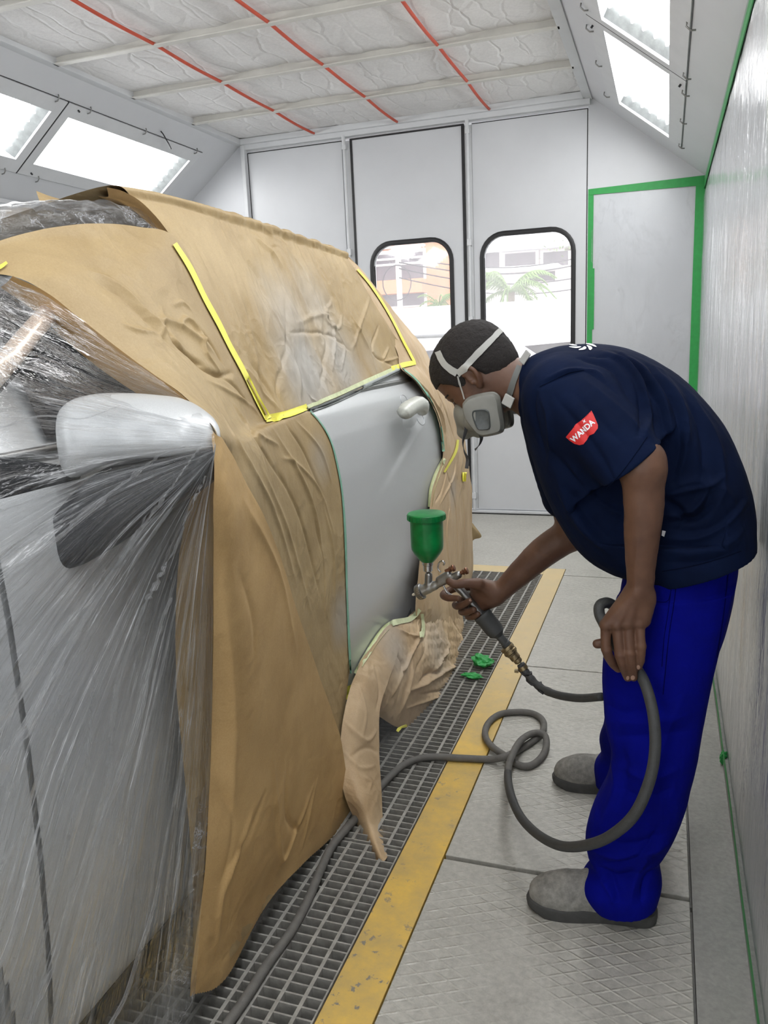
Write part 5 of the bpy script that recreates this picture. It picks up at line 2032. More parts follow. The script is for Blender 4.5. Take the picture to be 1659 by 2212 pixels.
SKIN = mk_skin()
NAVY = mk_cloth('navy_cotton', (5, 15, 38), (9, 23, 52), fold=0.25)
ROYAL = mk_cloth('royal_blue_twill', (0, 4, 98), (1, 8, 124), fold=0.35, weave=600)
HAIR = plain('short_black_hair', (24, 19, 17), 0.8, var=0.5, nscale=300, bump=0.9, bscale=380)
MASKG = plain('grey_mask_rubber', (122, 122, 116), 0.5, var=0.06, nscale=30)
MASKD = plain('dark_grey_filter_grille', (78, 82, 82), 0.55, var=0.15, nscale=160)
STRAPG = plain('pale_grey_strap', (168, 168, 164), 0.55, var=0.06)
STRAPD = plain('dark_elastic_strap', (70, 70, 72), 0.7, var=0.15, nscale=90)
SHOEM = Mat('dusty_grey_leather')
SHOEM.color(SHOEM.mix(0.5, SHOEM.ramp(SHOEM.noise(11, 6, 0.65), [(0.3, srgb(96, 94, 90)), (0.7, srgb(152, 150, 144))]),
                      SHOEM.ramp(SHOEM.noise(60, 4, 0.7), [(0.35, srgb(92, 90, 86)), (0.7, srgb(156, 154, 148))])))
SHOEM.setb(0.75, normal=SHOEM.bump(SHOEM.noise(45, 4), 0.3, 0.003))
SHOEM = SHOEM.m
SOLEM = plain('dark_grey_rubber_sole', (66, 66, 65), 0.8, var=0.2, nscale=40)

# ---- body
YC = 1.97
K = 869.0
O = PY(1037, 818, YC)
fv = np.array([-0.70, 0, -0.71])
uv = np.array([-0.71, 0, 0.70])
lv = np.array([0, 1.0, 0])
HX = np.array([fv, uv, lv])


def HP(f_, u_, l_=0.0):
    return O + fv * f_ + uv * u_ + lv * l_


h = 0.003
B0 = Vol((-0.75, 1.60, 0.06), (0.24, 2.44, 1.50), h)
B0.lo = np.round(B0.lo / h) * h


def head(v, grow=0.0, hair=False):
    v.ell(HP(-0.016, 0.052), HX, np.array([0.099, 0.083, 0.074]) + grow, 0.02)
    v.ell(HP(0.030, 0.050), HX, np.array([0.055, 0.062, 0.062]) + grow, 0.03)
    if hair:
        v.ell(HP(-0.055, 0.0), HX, np.array([0.052, 0.06, 0.058]) + grow, 0.03)
        return
    v.ell(HP(0.034, -0.010), HX, (0.050, 0.060, 0.056), 0.03)
    v.ell(HP(0.022, -0.055), HX, (0.052, 0.045, 0.050), 0.03)
    v.ell(HP(0.062, -0.082), HX, (0.022, 0.018, 0.026), 0.02)
    v.cone(HP(0.076, 0.022, -0.026), HP(0.082, 0.024, 0), 0.009, 0.009, 0.012)
    v.cone(HP(0.082, 0.024, 0), HP(0.076, 0.022, 0.026), 0.009, 0.009, 0.012)
    v.chain([HP(0.080, 0.008), HP(0.098, -0.020), HP(0.096, -0.027)], [0.007, 0.011, 0.012], 0.008)
    for s_ in (-1, 1):
        v.ell(HP(0.082, 0.002, 0.032 * s_), HX, (0.012, 0.010, 0.015), 0.006, 's')
        v.ell(HP(0.068, 0.001, 0.031 * s_), HX, (0.013, 0.010, 0.014), 0.003)
        v.ell(HP(0.094, -0.026, 0.012 * s_), HX, (0.010, 0.008, 0.008), 0.006)
        v.ell(HP(0.052, -0.022, 0.040 * s_), HX, (0.020, 0.016, 0.014), 0.015)
        # ear
        e = [HP(0.000, -0.018, 0.070 * s_), HP(-0.010, -0.010, 0.078 * s_), HP(-0.020, 0.010, 0.084 * s_), HP(-0.016, 0.028, 0.083 * s_),
             HP(-0.002, 0.034, 0.078 * s_), HP(0.008, 0.026, 0.073 * s_)]
        v.ell(HP(-0.006, 0.008, 0.074 * s_), HX, (0.016, 0.026, 0.006), 0.006)
        v.chain(e, [0.006, 0.0055, 0.005, 0.005, 0.0048, 0.005], 0.003)
        v.ell(HP(-0.002, 0.006, 0.082 * s_), HX, (0.009, 0.015, 0.006), 0.003, 's')
        v.ell(HP(0.004, -0.002, 0.077 * s_), HX, (0.005, 0.006, 0.005), 0.003)
    v.chain([HP(0.075, -0.054, -0.018), HP(0.083, -0.054, 0), HP(0.075, -0.054, 0.018)], [0.006, 0.008, 0.006], 0.006)


head(B0)
# neck and trunk
B0.chain([HP(-0.035, -0.030), PY(1128, 832, YC), PY(1185, 850, YC)], [0.060, 0.060, 0.07], 0.03)
B0.chain([PY(1185, 850, YC), PY(1290, 930, YC), PY(1400, 1050, YC), PY(1475, 1150, YC)], [0.08, 0.11, 0.11, 0.115], 0.03)
B0.cone(PY(1185, 860, YC - 0.10), PY(1185, 860, YC + 0.10), 0.06, 0.06, 0.03)
# legs, inside the trousers and shoes
B0.chain([PY(1470, 1200, 1.91), PY(1430, 1520, 1.87), PY(1360, 1900, 1.81), (-0.06, 1.80, 0.075)], [0.085, 0.062, 0.04, 0.035], 0.02)
B0.chain([PY(1440, 1200, 2.05), PY(1400, 1500, 2.18), PY(1352, 1670, 2.33), (-0.05, 2.34, 0.085)], [0.085, 0.06, 0.035, 0.028], 0.02)
for (yy_, x0_) in ((1.775, -0.22), (2.345, -0.22)):
    B0.chain([(-0.05, yy_ + 0.01, 0.06), (x0_ + 0.05, yy_, 0.045)], [0.025, 0.02], 0.02)

# near (left) arm, hanging
S1, E1 = PY(1215, 852, 1.82), PY(1386, 1007, 1.725)
B0.chain([S1, PY(1320, 935, 1.76), E1], [0.056, 0.050, 0.044], 0.02)
B0.cone(PY(1402, 985, 1.725), PY(1398, 1012, 1.725), 0.028, 0.034, 0.02)
B0.chain([E1, PY(1391, 1085, 1.73), PY(1386, 1170, 1.735), PY(1383, 1252, 1.742), PY(1381, 1275, 1.744)], [0.043, 0.0415, 0.0355, 0.0285, 0.029], 0.02)
B0.cone(PY(1398, 1250, 1.737), PY(1396, 1262, 1.737), 0.011, 0.010, 0.012)


def hand(v, wrist, knuck, rk, fingers, rad, k=0.008, web=0.014):
    for q in knuck:
        v.cone(wrist, q, 0.020, rk, web)
    for a, b in zip(knuck[:-1], knuck[1:]):
        v.cone(a, b, rk, rk, 0.010)
    for f_, r_ in zip(fingers, rad):
        v.chain(f_, r_, 0.0035)


H = 1.742
kn = [PY(1309, 1349, H - 0.003), PY(1332, 1349, H - 0.008), PY(1357, 1346, H - 0.006), PY(1381, 1345, H)]
fin = [[kn[0], PY(1310, 1402, H - 0.006), PY(1322, 1430, H + 0.008), PY(1335, 1444, H + 0.02)],
       [kn[1], PY(1340, 1414, H - 0.014), PY(1349, 1443, H - 0.004), PY(1356, 1463, H + 0.008)],
       [kn[2], PY(1361, 1410, H - 0.014), PY(1366, 1443, H - 0.006), PY(1369, 1463, H + 0.004)],
       [kn[3], PY(1384, 1396, H - 0.008), PY(1383, 1424, H - 0.004), PY(1380, 1440, H + 0.002)]]
rad = [[.0125, .0112, .0105, .0095], [.0125, .0115, .0108, .0095], [.0122, .0112, .0105, .0092], [.0118, .0105, .0098, .0085]]
for q, w_ in zip(kn, (PY(1362, 1285, H + .004), PY(1372, 1285, H), PY(1386, 1285, H), PY(1396, 1285, H + .004))):
    B0.cone(w_, q, 0.019, 0.0135, 0.010)
B0.cone(PY(1400, 1300, H + 0.004), PY(1392, 1340, H + .006), 0.016, 0.014, 0.012)
for a, b in zip(kn[:-1], kn[1:]):
    B0.cone(a, b, 0.011, 0.011, 0.006)
for q in kn:
    B0.ell(q + np.array([0, -0.008, 0]), np.eye(3), (.009, .007, .009), 0.006)
for f_, r_ in zip(fin, rad):
    B0.chain(f_, r_, 0.003)
    B0.ell(f_[1], np.eye(3), (r_[1] * 1.06, r_[1] * 1.06, .011), 0.004)
B0.chain([PY(1350, 1310, H + 0.02), PY(1322, 1350, H + 0.034), PY(1312, 1384, H + 0.036), PY(1290, 1391, H + 0.03)], [0.02, 0.016, 0.0125, 0.0105], 0.008)
# tendons on the back of the hand
for q, w_ in zip(kn[:3], (PY(1370, 1275, H - .012), PY(1375, 1275, H - .012), PY(1380, 1275, H - .012))):
    B0.cone(w_ + np.array([0, -0.006, 0]), q + np.array([0, -0.008, 0]), 0.005, 0.0045, 0.010)

# far (right) arm reaching with the gun
GY = 2.22
S2, E2 = PY(1190, 885, 2.13), PY(1240, 1150, 2.25)
W2 = PY(1070, 1287, 2.235)
B0.chain([S2, PY(1215, 1010, 2.2), E2], [0.058, 0.052, 0.046], 0.02)
B0.chain([E2, PY(1180, 1188, 2.245), PY(1130, 1232, 2.24), PY(1085, 1275, 2.235), W2], [0.046, 0.0445, 0.038, 0.0295, 0.029], 0.02)
kf = [PY(1020, 1266, 2.262), PY(1028, 1283, 2.268), PY(1036, 1297, 2.264), PY(1044, 1308, 2.255)]
B0.ell(PY(1044, 1279, 2.232), np.eye(3), (.040, .026, .040), 0.015)
for q in kf:
    B0.cone(W2, q, 0.024, 0.014, 0.012)
B0.cone(PY(1062, 1275, 2.225), PY(1030, 1262, 2.20), 0.024, 0.0165, 0.015)
B0.cone(PY(1056, 1300, 2.225), PY(1040, 1312, 2.235), 0.020, 0.014, 0.012)
ff = [[kf[0], PY(980, 1272, 2.272), PY(958, 1284, 2.242), PY(966, 1291, 2.198), PY(990, 1293, 2.184)],
      [kf[1], PY(998, 1298, 2.276), PY(984, 1307, 2.242), PY(994, 1309, 2.200), PY(1014, 1298, 2.186)],
      [kf[2], PY(1010, 1314, 2.272), PY(997, 1321, 2.240), PY(1008, 1322, 2.204), PY(1023, 1317, 2.192)],
      [kf[3], PY(1024, 1326, 2.262), PY(1012, 1331, 2.238), PY(1022, 1332, 2.21), PY(1032, 1327, 2.20)]]
for f_ in ff:
    B0.chain(f_, [.0125, .0118, .0112, .0108, .0095], 0.003)
B0.chain([PY(1034, 1261, 2.197), PY(1006, 1260, 2.178), PY(984, 1262, 2.171), PY(970, 1256, 2.173)], [.0165, .0135, .0125, .0105], 0.006)


def skin_detail(co, N):
    d = np.zeros(len(co))
    # finger joints wrinkle, veins on the hanging arm
    for f_ in fin:
        for q in (f_[1], f_[2]):
            r_ = np.linalg.norm(co - q, axis=1)
            d += -0.0006 * np.sin((co[:, 2] - q[2]) * 1800) * np.exp(-(r_ / 0.011) ** 2)
    for p_ in ([PY(1345, 1330, 1.73), PY(1365, 1310, 1.73), PY(1385, 1300, 1.73)], [PY(1375, 1290, 1.72), PY(1368, 1240, 1.71), PY(1378, 1170, 1.70)]):
        d += 0.0012 * np.exp(-(poly_dist(co, p_) / 0.0035) ** 2)
    return d


person = B0.mesh('person', SKIN, None, amp=0.0006, freq=40, extra=skin_detail)
tag(person, 'man in navy t-shirt and blue trousers bending forward with spray gun and half mask', 'person')
body_tree = bvh(person)
# nails
NAILM = plain('pale_fingernail', (166, 134, 116), 0.35, var=0.04)
for (x, y, a, r0, r1) in ((1378.5, 1441, 0, 4.2, 4.8), (1367, 1463.5, 0.1, 4.4, 5.0), (1356, 1464, 0.2, 3.5, 4.5), (993, 1290, 1.3, 3.0, 4.0), (1017, 1296, 1.2, 3.0, 4.0), (967, 1252, 0.5, 3.4, 4.6)):
    V = []
    for k in range(14):
        t_ = 2 * PI * k / 14
        qx, qy = r0 * math.cos(t_), r1 * math.sin(t_)
        p, n_ = hit(body_tree, x + qx * math.cos(a) - qy * math.sin(a), y + qx * math.sin(a) + qy * math.cos(a))
        if p is None:
            break
        V.append(p + n_ * 0.0008)
    else:
        p, n_ = hit(body_tree, x, y)
        V.append(p + n_ * 0.0014)
        link('fingernail', V, [(k, (k + 1) % 14, 14) for k in range(14)], NAILM, person, smooth=True)
# eye and brow of the near side
ep = HP(0.079, 0.001, -0.033)
MB().lathe([(0.0001, -0.004), (0.004, -0.003), (0.0058, 0), (0.004, 0.003), (0.0001, 0.004)], ep, tuple(fv * .9 - lv * .4), 14).build('eye', plain('dark_eye', (40, 28, 24), 0.2), person, smooth=True)
for s_ in (-1, 1):
    MB().tube([HP(0.084, 0.022, 0.014 * s_), HP(0.086, 0.027, 0.028 * s_), HP(0.074, 0.026, 0.045 * s_)], [0.003, 0.004, 0.002], 6).build('eyebrow', HAIR, person, smooth=True)

# ---- hair
hv = Vol((-0.72, 1.84, 1.16), (-0.28, 2.12, 1.52), 0.0025)
hv.lo = np.round(hv.lo / 0.0025) * 0.0025
head(hv, 0.0035, True)


def hairmask(x, y, z):
    f_ = (x - O[0]) * fv[0] + (z - O[2]) * fv[2]
    u_ = (x - O[0]) * uv[0] + (z - O[2]) * uv[2]
    line = np.interp(f_, [-0.12, -0.07, -0.03, -0.022, -0.012, 0.005, 0.020, 0.036, 0.048, 0.066, 0.10], [-0.055, -0.045, -0.030, 0.012, 0.036, 0.034, 0.004, 0.006, 0.034, 0.056, 0.060])
    return (line - u_) * 0.8


hv.put(hairmask, hv.lo, hv.lo + hv.n * hv.h, 0.003, 'i')
hairo = hv.mesh('hair', HAIR, person, amp=0.0010, freq=160)

# ---- shirt
sv = Vol((-0.42, 1.60, 0.78), (0.228, 2.34, 1.47), 0.003)
sv.lo = np.round(sv.lo / 0.003) * 0.003
TOR = [(1122, 884, 1136, 778, .062, 1.970), (1133, 912, 1165, 762, .105, 1.972), (1150, 965, 1225, 744, .165, 1.975), (1168, 1025, 1305, 744, .205, 1.975),
       (1190, 1080, 1395, 768, .215, 1.975), (1220, 1140, 1485, 825, .205, 1.975), (1262, 1196, 1565, 920, .195, 1.975), (1308, 1226, 1610, 1015, .190, 1.975),
       (1350, 1238, 1632, 1100, .185, 1.975), (1392, 1246, 1634, 1178, .182, 1.975)]
sv.loft(TOR, 0.02)
# sleeves
hemc = PY(1366, 1004, 1.745)
sv.chain([PY(1215, 862, 1.845), PY(1290, 922, 1.785), hemc + (hemc - PY(1290, 922, 1.785)) * 0.3], [0.088, 0.080, 0.073], 0.035)
ax1 = hemc - PY(1215, 862, 1.83)
ax1 = PY(1380, 1020, 1.745) - PY(1245, 860, 1.745)
sv.cut(hemc, ax1, 0.003, hemc - 0.10, hemc + np.array([0.12, 0.12, 0.10])) if False else None


def sleeve_cut(x, y, z):
    n_ = ax1 / np.linalg.norm(ax1)
    d1 = (x - hemc[0]) * n_[0] + (y - hemc[1]) * n_[1] + (z - hemc[2]) * n_[2]
    # only the lobe around the arm: in front (Y) of the trunk
    return np.maximum(-d1, y - 1.815)


sv.put(lambda x, y, z: sleeve_cut(x, y, z), hemc - 0.14, hemc + 0.14, 0.004, 's')
sv.cone(hemc - ax1 / np.linalg.norm(ax1) * 0.06, hemc + ax1 / np.linalg.norm(ax1) * 0.02, 0.045, 0.066, 0.003, 's')
sv.chain([PY(1195, 900, 2.11), PY(1212, 1000, 2.17), PY(1222, 1070, 2.21)], [0.085, 0.078, 0.066], 0.03)
# neck opening
sv.cone(PY(1105, 832, YC), PY(1150, 834, YC), 0.070, 0.052, 0.004, 's')


def Ys(y):
    return y


creS = []


def cz(pts, Y, wd, dp):
    creS.append((pts, wd, dp * 1.6))


cz([(1165, 835), (1210, 815), (1260, 800), (1290, 815), (1330, 850)], 1.80, 0.006, -0.004)
cz([(1250, 775), (1310, 790), (1340, 820), (1365, 870)], 1.84, 0.010, -0.006)
cz([(1300, 760), (1350, 790), (1385, 850), (1400, 930)], 1.84, 0.014, 0.008)
cz([(1350, 770), (1395, 815), (1415, 880), (1420, 960)], 1.83, 0.010, -0.008)
cz([(1430, 800), (1470, 870), (1480, 960), (1465, 1030)], 1.82, 0.014, 0.006)
cz([(1480, 850), (1515, 930), (1520, 1020), (1490, 1110)], 1.82, 0.012, -0.006)
cz([(1440, 1060), (1500, 1040), (1560, 1060), (1600, 1110)], 1.81, 0.012, 0.005)
cz([(1440, 1075), (1470, 1110), (1510, 1120), (1540, 1050)], 1.80, 0.008, -0.007)
cz([(1440, 1140), (1500, 1150), (1560, 1130), (1600, 1080)], 1.80, 0.010, -0.005)
cz([(1440, 1190), (1500, 1195), (1570, 1175), (1610, 1140)], 1.80, 0.012, 0.005)
cz([(1440, 1215), (1520, 1215), (1580, 1195)], 1.80, 0.008, -0.004)
cz([(1230, 1060), (1270, 1120), (1320, 1170)], 1.80, 0.012, -0.006)
cz([(1200, 1020), (1240, 1100), (1290, 1170)], 1.82, 0.014, 0.006)
cz([(1180, 960), (1230, 1020), (1290, 1075), (1330, 1090)], 1.80, 0.010, -0.006)
cz([(1160, 840), (1152, 880), (1162, 930), (1180, 990)], 1.82, 0.008, -0.005)
cz([(1260, 820), (1310, 860), (1360, 905), (1410, 950)], 1.72, 0.010, 0.003)
cz([(1200, 860), (1250, 920), (1300, 990), (1330, 1050)], 1.72, 0.008, -0.004)
cz([(1240, 850), (1290, 900), (1345, 960)], 1.70, 0.010, -0.003)
for L_ in ([(1275, 770), (1330, 780), (1372, 830), (1385, 900), (1380, 940)], [(1330, 760), (1385, 800), (1425, 870), (1440, 950)], [(1400, 790), (1450, 860), (1470, 950), (1455, 1040)]):
    cz(L_, 0, 0.007, -0.007)
    cz([(x + 12, y + 2) for x, y in L_], 0, 0.007, 0.005)
cz([(1445, 1070), (1480, 1060), (1530, 1050), (1560, 1030)], 0, 0.006, 0.006)
cz([(1440, 1085), (1465, 1095), (1480, 1120), (1470, 1140)], 0, 0.005, -0.008)
cz([(1440, 1115), (1480, 1110), (1510, 1090), (1530, 1060)], 0, 0.006, 0.007)
cz([(1440, 1130), (1500, 1120), (1545, 1085)], 0, 0.006, -0.006)
cz([(1445, 1165), (1510, 1160), (1570, 1130), (1615, 1080)], 0, 0.008, 0.006)
cz([(1500, 860), (1550, 960), (1560, 1060), (1520, 1150)], 0, 0.010, 0.004)
cz([(1230, 1000), (1270, 1060), (1320, 1100), (1345, 1110)], 0, 0.008, 0.006)
cz([(1210, 1060), (1250, 1130), (1310, 1190)], 0, 0.008, 0.005)
cz([(1170, 860), (1185, 900), (1190, 960), (1185, 1010)], 0, 0.007, 0.005)
cz([(1180, 820), (1230, 800), (1285, 803), (1310, 830)], 0, 0.005, 0.004)
shirt = sv.mesh('t_shirt', NAVY, person, creases=creS, amp=0.0022, freq=9, seed=5)
shirt['label'] = 'navy blue short-sleeved t-shirt'
st = bvh(shirt)
# stitched hems and shoulder seam
NAVYD = plain('navy_seam', (4, 10, 28), 0.9, spec=0.05)
strip('hem_seam', st, [(1398, 944), (1370, 985), (1340, 1025), (1310, 1055)], 1.6, NAVYD, parent=shirt, off=0.0012)
strip('shoulder_seam', st, [(1166, 836), (1195, 822), (1230, 806), (1262, 800)], 2.0, NAVYD, parent=shirt, off=0.0012)
strip('hem_seam', st, [(1430, 1234), (1500, 1222), (1560, 1205), (1600, 1190)], 1.6, NAVYD, parent=shirt, off=0.0015)

REDL = plain('red_logo_print', (206, 42, 44), 0.6, var=0.04)
WHL = plain('white_logo_print', (232, 234, 240), 0.6, var=0.02)


def decal(name, polys, mat, tree, parent, off, step=2.2, label=None):
    """flat print: polygons given in photograph pixels, cut fine and laid on the cloth"""
    bm = bmesh.new()
    for P_ in polys:
        vs = [bm.verts.new((x, y, 0)) for x, y in P_]
        try:
            bm.faces.new(vs)
        except ValueError:
            pass
    bmesh.ops.triangulate(bm, faces=bm.faces)
    for _ in range(4):
        lg = [e for e in bm.edges if e.calc_length() > step * 2]
        if not lg:
            break
        bmesh.ops.subdivide_edges(bm, edges=lg, cuts=1)
        bmesh.ops.triangulate(bm, faces=[f_ for f_ in bm.faces if len(f_.verts) > 3])
    return lay(name, bm, mat, tree, parent, off, label)


def lay(name, bm, mat, tree, parent, off, label=None):
    last = None
    for v in bm.verts:
        p, n_ = hit(tree, v.co.x, v.co.y)
        if p is None:
            p = last
            if p is None:
                continue
            v.co = p
            continue
        last = p + n_ * off
        v.co = last
    me = bpy.data.meshes.new(name)
    bm.to_mesh(me)
    bm.free()
    me.materials.append(mat)
    me.polygons.foreach_set('use_smooth', [True] * len(me.polygons))
    o = bpy.data.objects.new(name, me)
    COL.objects.link(o)
    o.parent = parent
    if label:
        o['label'] = label
    return o


def text_px(s_, cx, cy, size, ang, sx=1.0, bold=0.03):
    cu = bpy.data.curves.new('lettering', 'FONT')
    cu.body = s_
    cu.align_x = 'CENTER'
    cu.align_y = 'CENTER'
    cu.size = 1
    cu.offset = bold
    cu.resolution_u = 3
    o = bpy.data.objects.new('lettering', cu)
    COL.objects.link(o)
    dg = bpy.context.evaluated_depsgraph_get()
    dg.update()
    me = bpy.data.meshes.new_from_object(o.evaluated_get(dg))
    bpy.data.objects.remove(o)
    bm = bmesh.new()
    bm.from_mesh(me)
    bpy.data.meshes.remove(me)
    bmesh.ops.triangulate(bm, faces=bm.faces)
    ca, sa = math.cos(ang), math.sin(ang)
    for v in bm.verts:
        x, y = v.co.x * size * sx, -v.co.y * size
        v.co = (cx + x * ca - y * sa, cy + x * sa + y * ca, 0)
    for _ in range(2):
        lg = [e for e in bm.edges if e.calc_length() > 5]
        if lg:
            bmesh.ops.subdivide_edges(bm, edges=lg, cuts=1)
            bmesh.ops.triangulate(bm, faces=[f_ for f_ in bm.faces if len(f_.verts) > 3])
    return bm


cp_ = lambda pts: [(900 + x * 0.3617, 660 + y * 0.3617) for x, y in pts]
decal('sleeve_logo', [cp_([(893, 785), (932, 738), (944, 745), (948, 712), (990, 682), (1000, 693), (1045, 628), (1083, 715), (1082, 735), (1060, 765), (1035, 775),
                           (1022, 770), (1020, 800), (998, 828), (975, 833), (945, 825), (915, 805)])], REDL, st, shirt, 0.0012, label='red winged logo print on the sleeve')
lay('sleeve_lettering', text_px('WANDA', 900 + 994 * .3617, 660 + 750 * .3617, 17, -0.74, 0.92, 0.035), WHL, st, shirt, 0.0019)
star = [(1003 + r_ * math.cos(a), 692 + r_ * math.sin(a)) for a, r_ in [(k * PI / 4 + 0.3, (14 if k % 2 == 0 else 4)) for k in range(8)]]
decal('sleeve_star', [cp_(star)], WHL, st, shirt, 0.0019)
# pinwheel emblem high on the back
pet = []
for k in range(8):
    a = 2 * PI * k / 8 + 0.2
    ring = []
    for t_ in np.linspace(0, 1, 7):
        r_ = 0.36 + 0.64 * t_
        w_ = 0.24 * math.sin(PI * (0.15 + 0.85 * t_)) ** 0.7 + 0.02
        ring.append((a + 0.75 * t_ + w_, r_))
    for t_ in np.linspace(1, 0, 7):
        r_ = 0.36 + 0.64 * t_
        w_ = 0.24 * math.sin(PI * (0.15 + 0.85 * t_)) ** 0.7 + 0.02
        ring.append((a + 0.75 * t_ - w_, r_))
    pet.append([(1256 + 33 * r_ * math.cos(b), 745.5 + 12.5 * r_ * math.sin(b) + 0.09 * 33 * r_ * math.cos(b)) for b, r_ in ring])
decal('back_emblem', pet, WHL, st, shirt, 0.0016, label='white pinwheel emblem high on the back')
decal('care_label', [[(1430, 1145), (1438, 1147), (1435, 1159), (1429, 1156)]], WHL, st, shirt, 0.004)

# ---- trousers
tv = Vol((-0.30, 1.62, 0.03), (0.225, 2.46, 0.98), 0.0035)
tv.lo = np.round(tv.lo / 0.0035) * 0.0035
tv.loft([(1360, 1190, 1600, 1120, .155, 1.975), (1348, 1240, 1598, 1195, .160, 1.975), (1335, 1300, 1588, 1270, .160, 1.98), (1316, 1350, 1572, 1350, .155, 1.985), (1306, 1400, 1556, 1405, .13, 1.985)], 0.03)
LEGN = [(1330, 1290, 1590, 1270, .09, 1.90), (1304, 1400, 1556, 1400, .098, 1.89), (1303, 1500, 1534, 1500, .098, 1.875), (1308, 1567, 1521, 1570, .096, 1.86), (1319, 1622, 1509, 1635, .094, 1.85),
        (1310, 1680, 1495, 1695, .092, 1.84), (1282, 1738, 1481, 1748, .090, 1.83), (1266, 1794, 1464, 1792, .088, 1.82), (1270, 1836, 1440, 1832, .083, 1.815),
        (1279, 1862, 1423, 1858, .080, 1.81), (1256, 1888, 1425, 1882, .082, 1.805), (1256, 1912, 1429, 1912, .084, 1.80), (1282, 1945, 1420, 1945, .080, 1.80)]
tv.loft(LEGN, 0.012)
LEGF = [(1340, 1290, 1580, 1280, .09, 2.05), (1322, 1400, 1520, 1400, .09, 2.09), (1308, 1500, 1480, 1500, .088, 2.16), (1304, 1560, 1450, 1560, .086, 2.23),
        (1294, 1592, 1430, 1600, .083, 2.28), (1297, 1625, 1415, 1630, .08, 2.315), (1283, 1650, 1410, 1655, .082, 2.335), (1287, 1690, 1412, 1690, .08, 2.345)]
tv.loft(LEGF, 0.012)
# open the hems
tv.cone((-0.075, 1.80, 0.045), (-0.07, 1.805, 0.10), 0.062, 0.058, 0.003, 's')
creT = []


def ct(pts, Y, wd, dp):
    creT.append((pts, wd, dp * 1.35))


ct([(1300, 1880), (1340, 1895), (1390, 1880)], 1.73, 0.012, -0.010)
ct([(1285, 1870), (1320, 1900), (1340, 1950)], 1.73, 0.010, -0.008)
ct([(1400, 1850), (1370, 1900), (1360, 1955)], 1.73, 0.010, 0.008)
ct([(1270, 1830), (1330, 1850), (1400, 1840), (1440, 1825)], 1.74, 0.012, 0.009)
ct([(1290, 1800), (1350, 1825), (1430, 1805)], 1.74, 0.010, -0.007)
ct([(1320, 1640), (1330, 1700), (1300, 1780)], 1.76, 0.016, 0.006)
ct([(1340, 1600), (1350, 1680), (1330, 1760)], 1.76, 0.014, -0.006)
ct([(1310, 1555), (1400, 1560), (1500, 1540)], 1.78, 0.018, 0.006)
ct([(1320, 1590), (1400, 1590), (1500, 1575)], 1.78, 0.014, -0.005)
ct([(1480, 1500), (1440, 1580), (1430, 1680)], 1.78, 0.014, 0.004)
ct([(1380, 1860), (1375, 1760), (1390, 1660)], 1.74, 0.010, 0.003)
ct([(1425, 1345), (1410, 1400), (1400, 1500)], 1.80, 0.012, -0.003)
ct([(1425, 1270), (1440, 1400), (1420, 1520)], 0, 0.010, 0.004)
ct([(1305, 1520), (1350, 1540), (1420, 1530)], 0, 0.012, -0.006)
ct([(1340, 1660), (1400, 1680), (1470, 1660)], 0, 0.012, 0.005)
ct([(1330, 1700), (1390, 1720), (1460, 1700)], 0, 0.010, -0.005)
ct([(1450, 1560), (1420, 1650), (1430, 1760)], 0, 0.010, 0.005)
ct([(1270, 1815), (1320, 1800), (1360, 1770)], 0, 0.008, 0.006)
ct([(1420, 1790), (1400, 1830), (1350, 1860), (1300, 1865)], 0, 0.008, -0.008)
ct([(1425, 1870), (1395, 1900), (1385, 1950)], 0, 0.007, -0.008)
ct([(1300, 1900), (1320, 1930), (1322, 1955)], 0, 0.007, 0.007)
ct([(1345, 1250), (1350, 1300), (1335, 1350)], 0, 0.008, 0.006)
trousers = tv.mesh('work_trousers', ROYAL, person, creases=creT, amp=0.003, freq=7, seed=9)
trousers['label'] = 'royal blue cotton work trousers'
tt = bvh(trousers)
ROYD = plain('dark_blue_seam', (1, 3, 62), 0.9, spec=0.05)
strip('side_seam', tt, [(1462, 1252), (1455, 1310), (1445, 1370), (1438, 1440), (1432, 1500)], 1.8, ROYD, parent=trousers, off=0.0012)
strip('side_seam', tt, [(1452, 1252), (1445, 1310), (1436, 1370), (1430, 1440)], 1.4, ROYD, parent=trousers, off=0.0012)
strip('pocket_seam', tt, [(1414, 1298), (1430, 1301), (1444, 1296), (1452, 1262)], 1.5, ROYD, parent=trousers, off=0.0012)
strip('back_seam', tt, [(1572, 1240), (1562, 1330), (1548, 1420)], 1.5, ROYD, parent=trousers, off=0.0012)

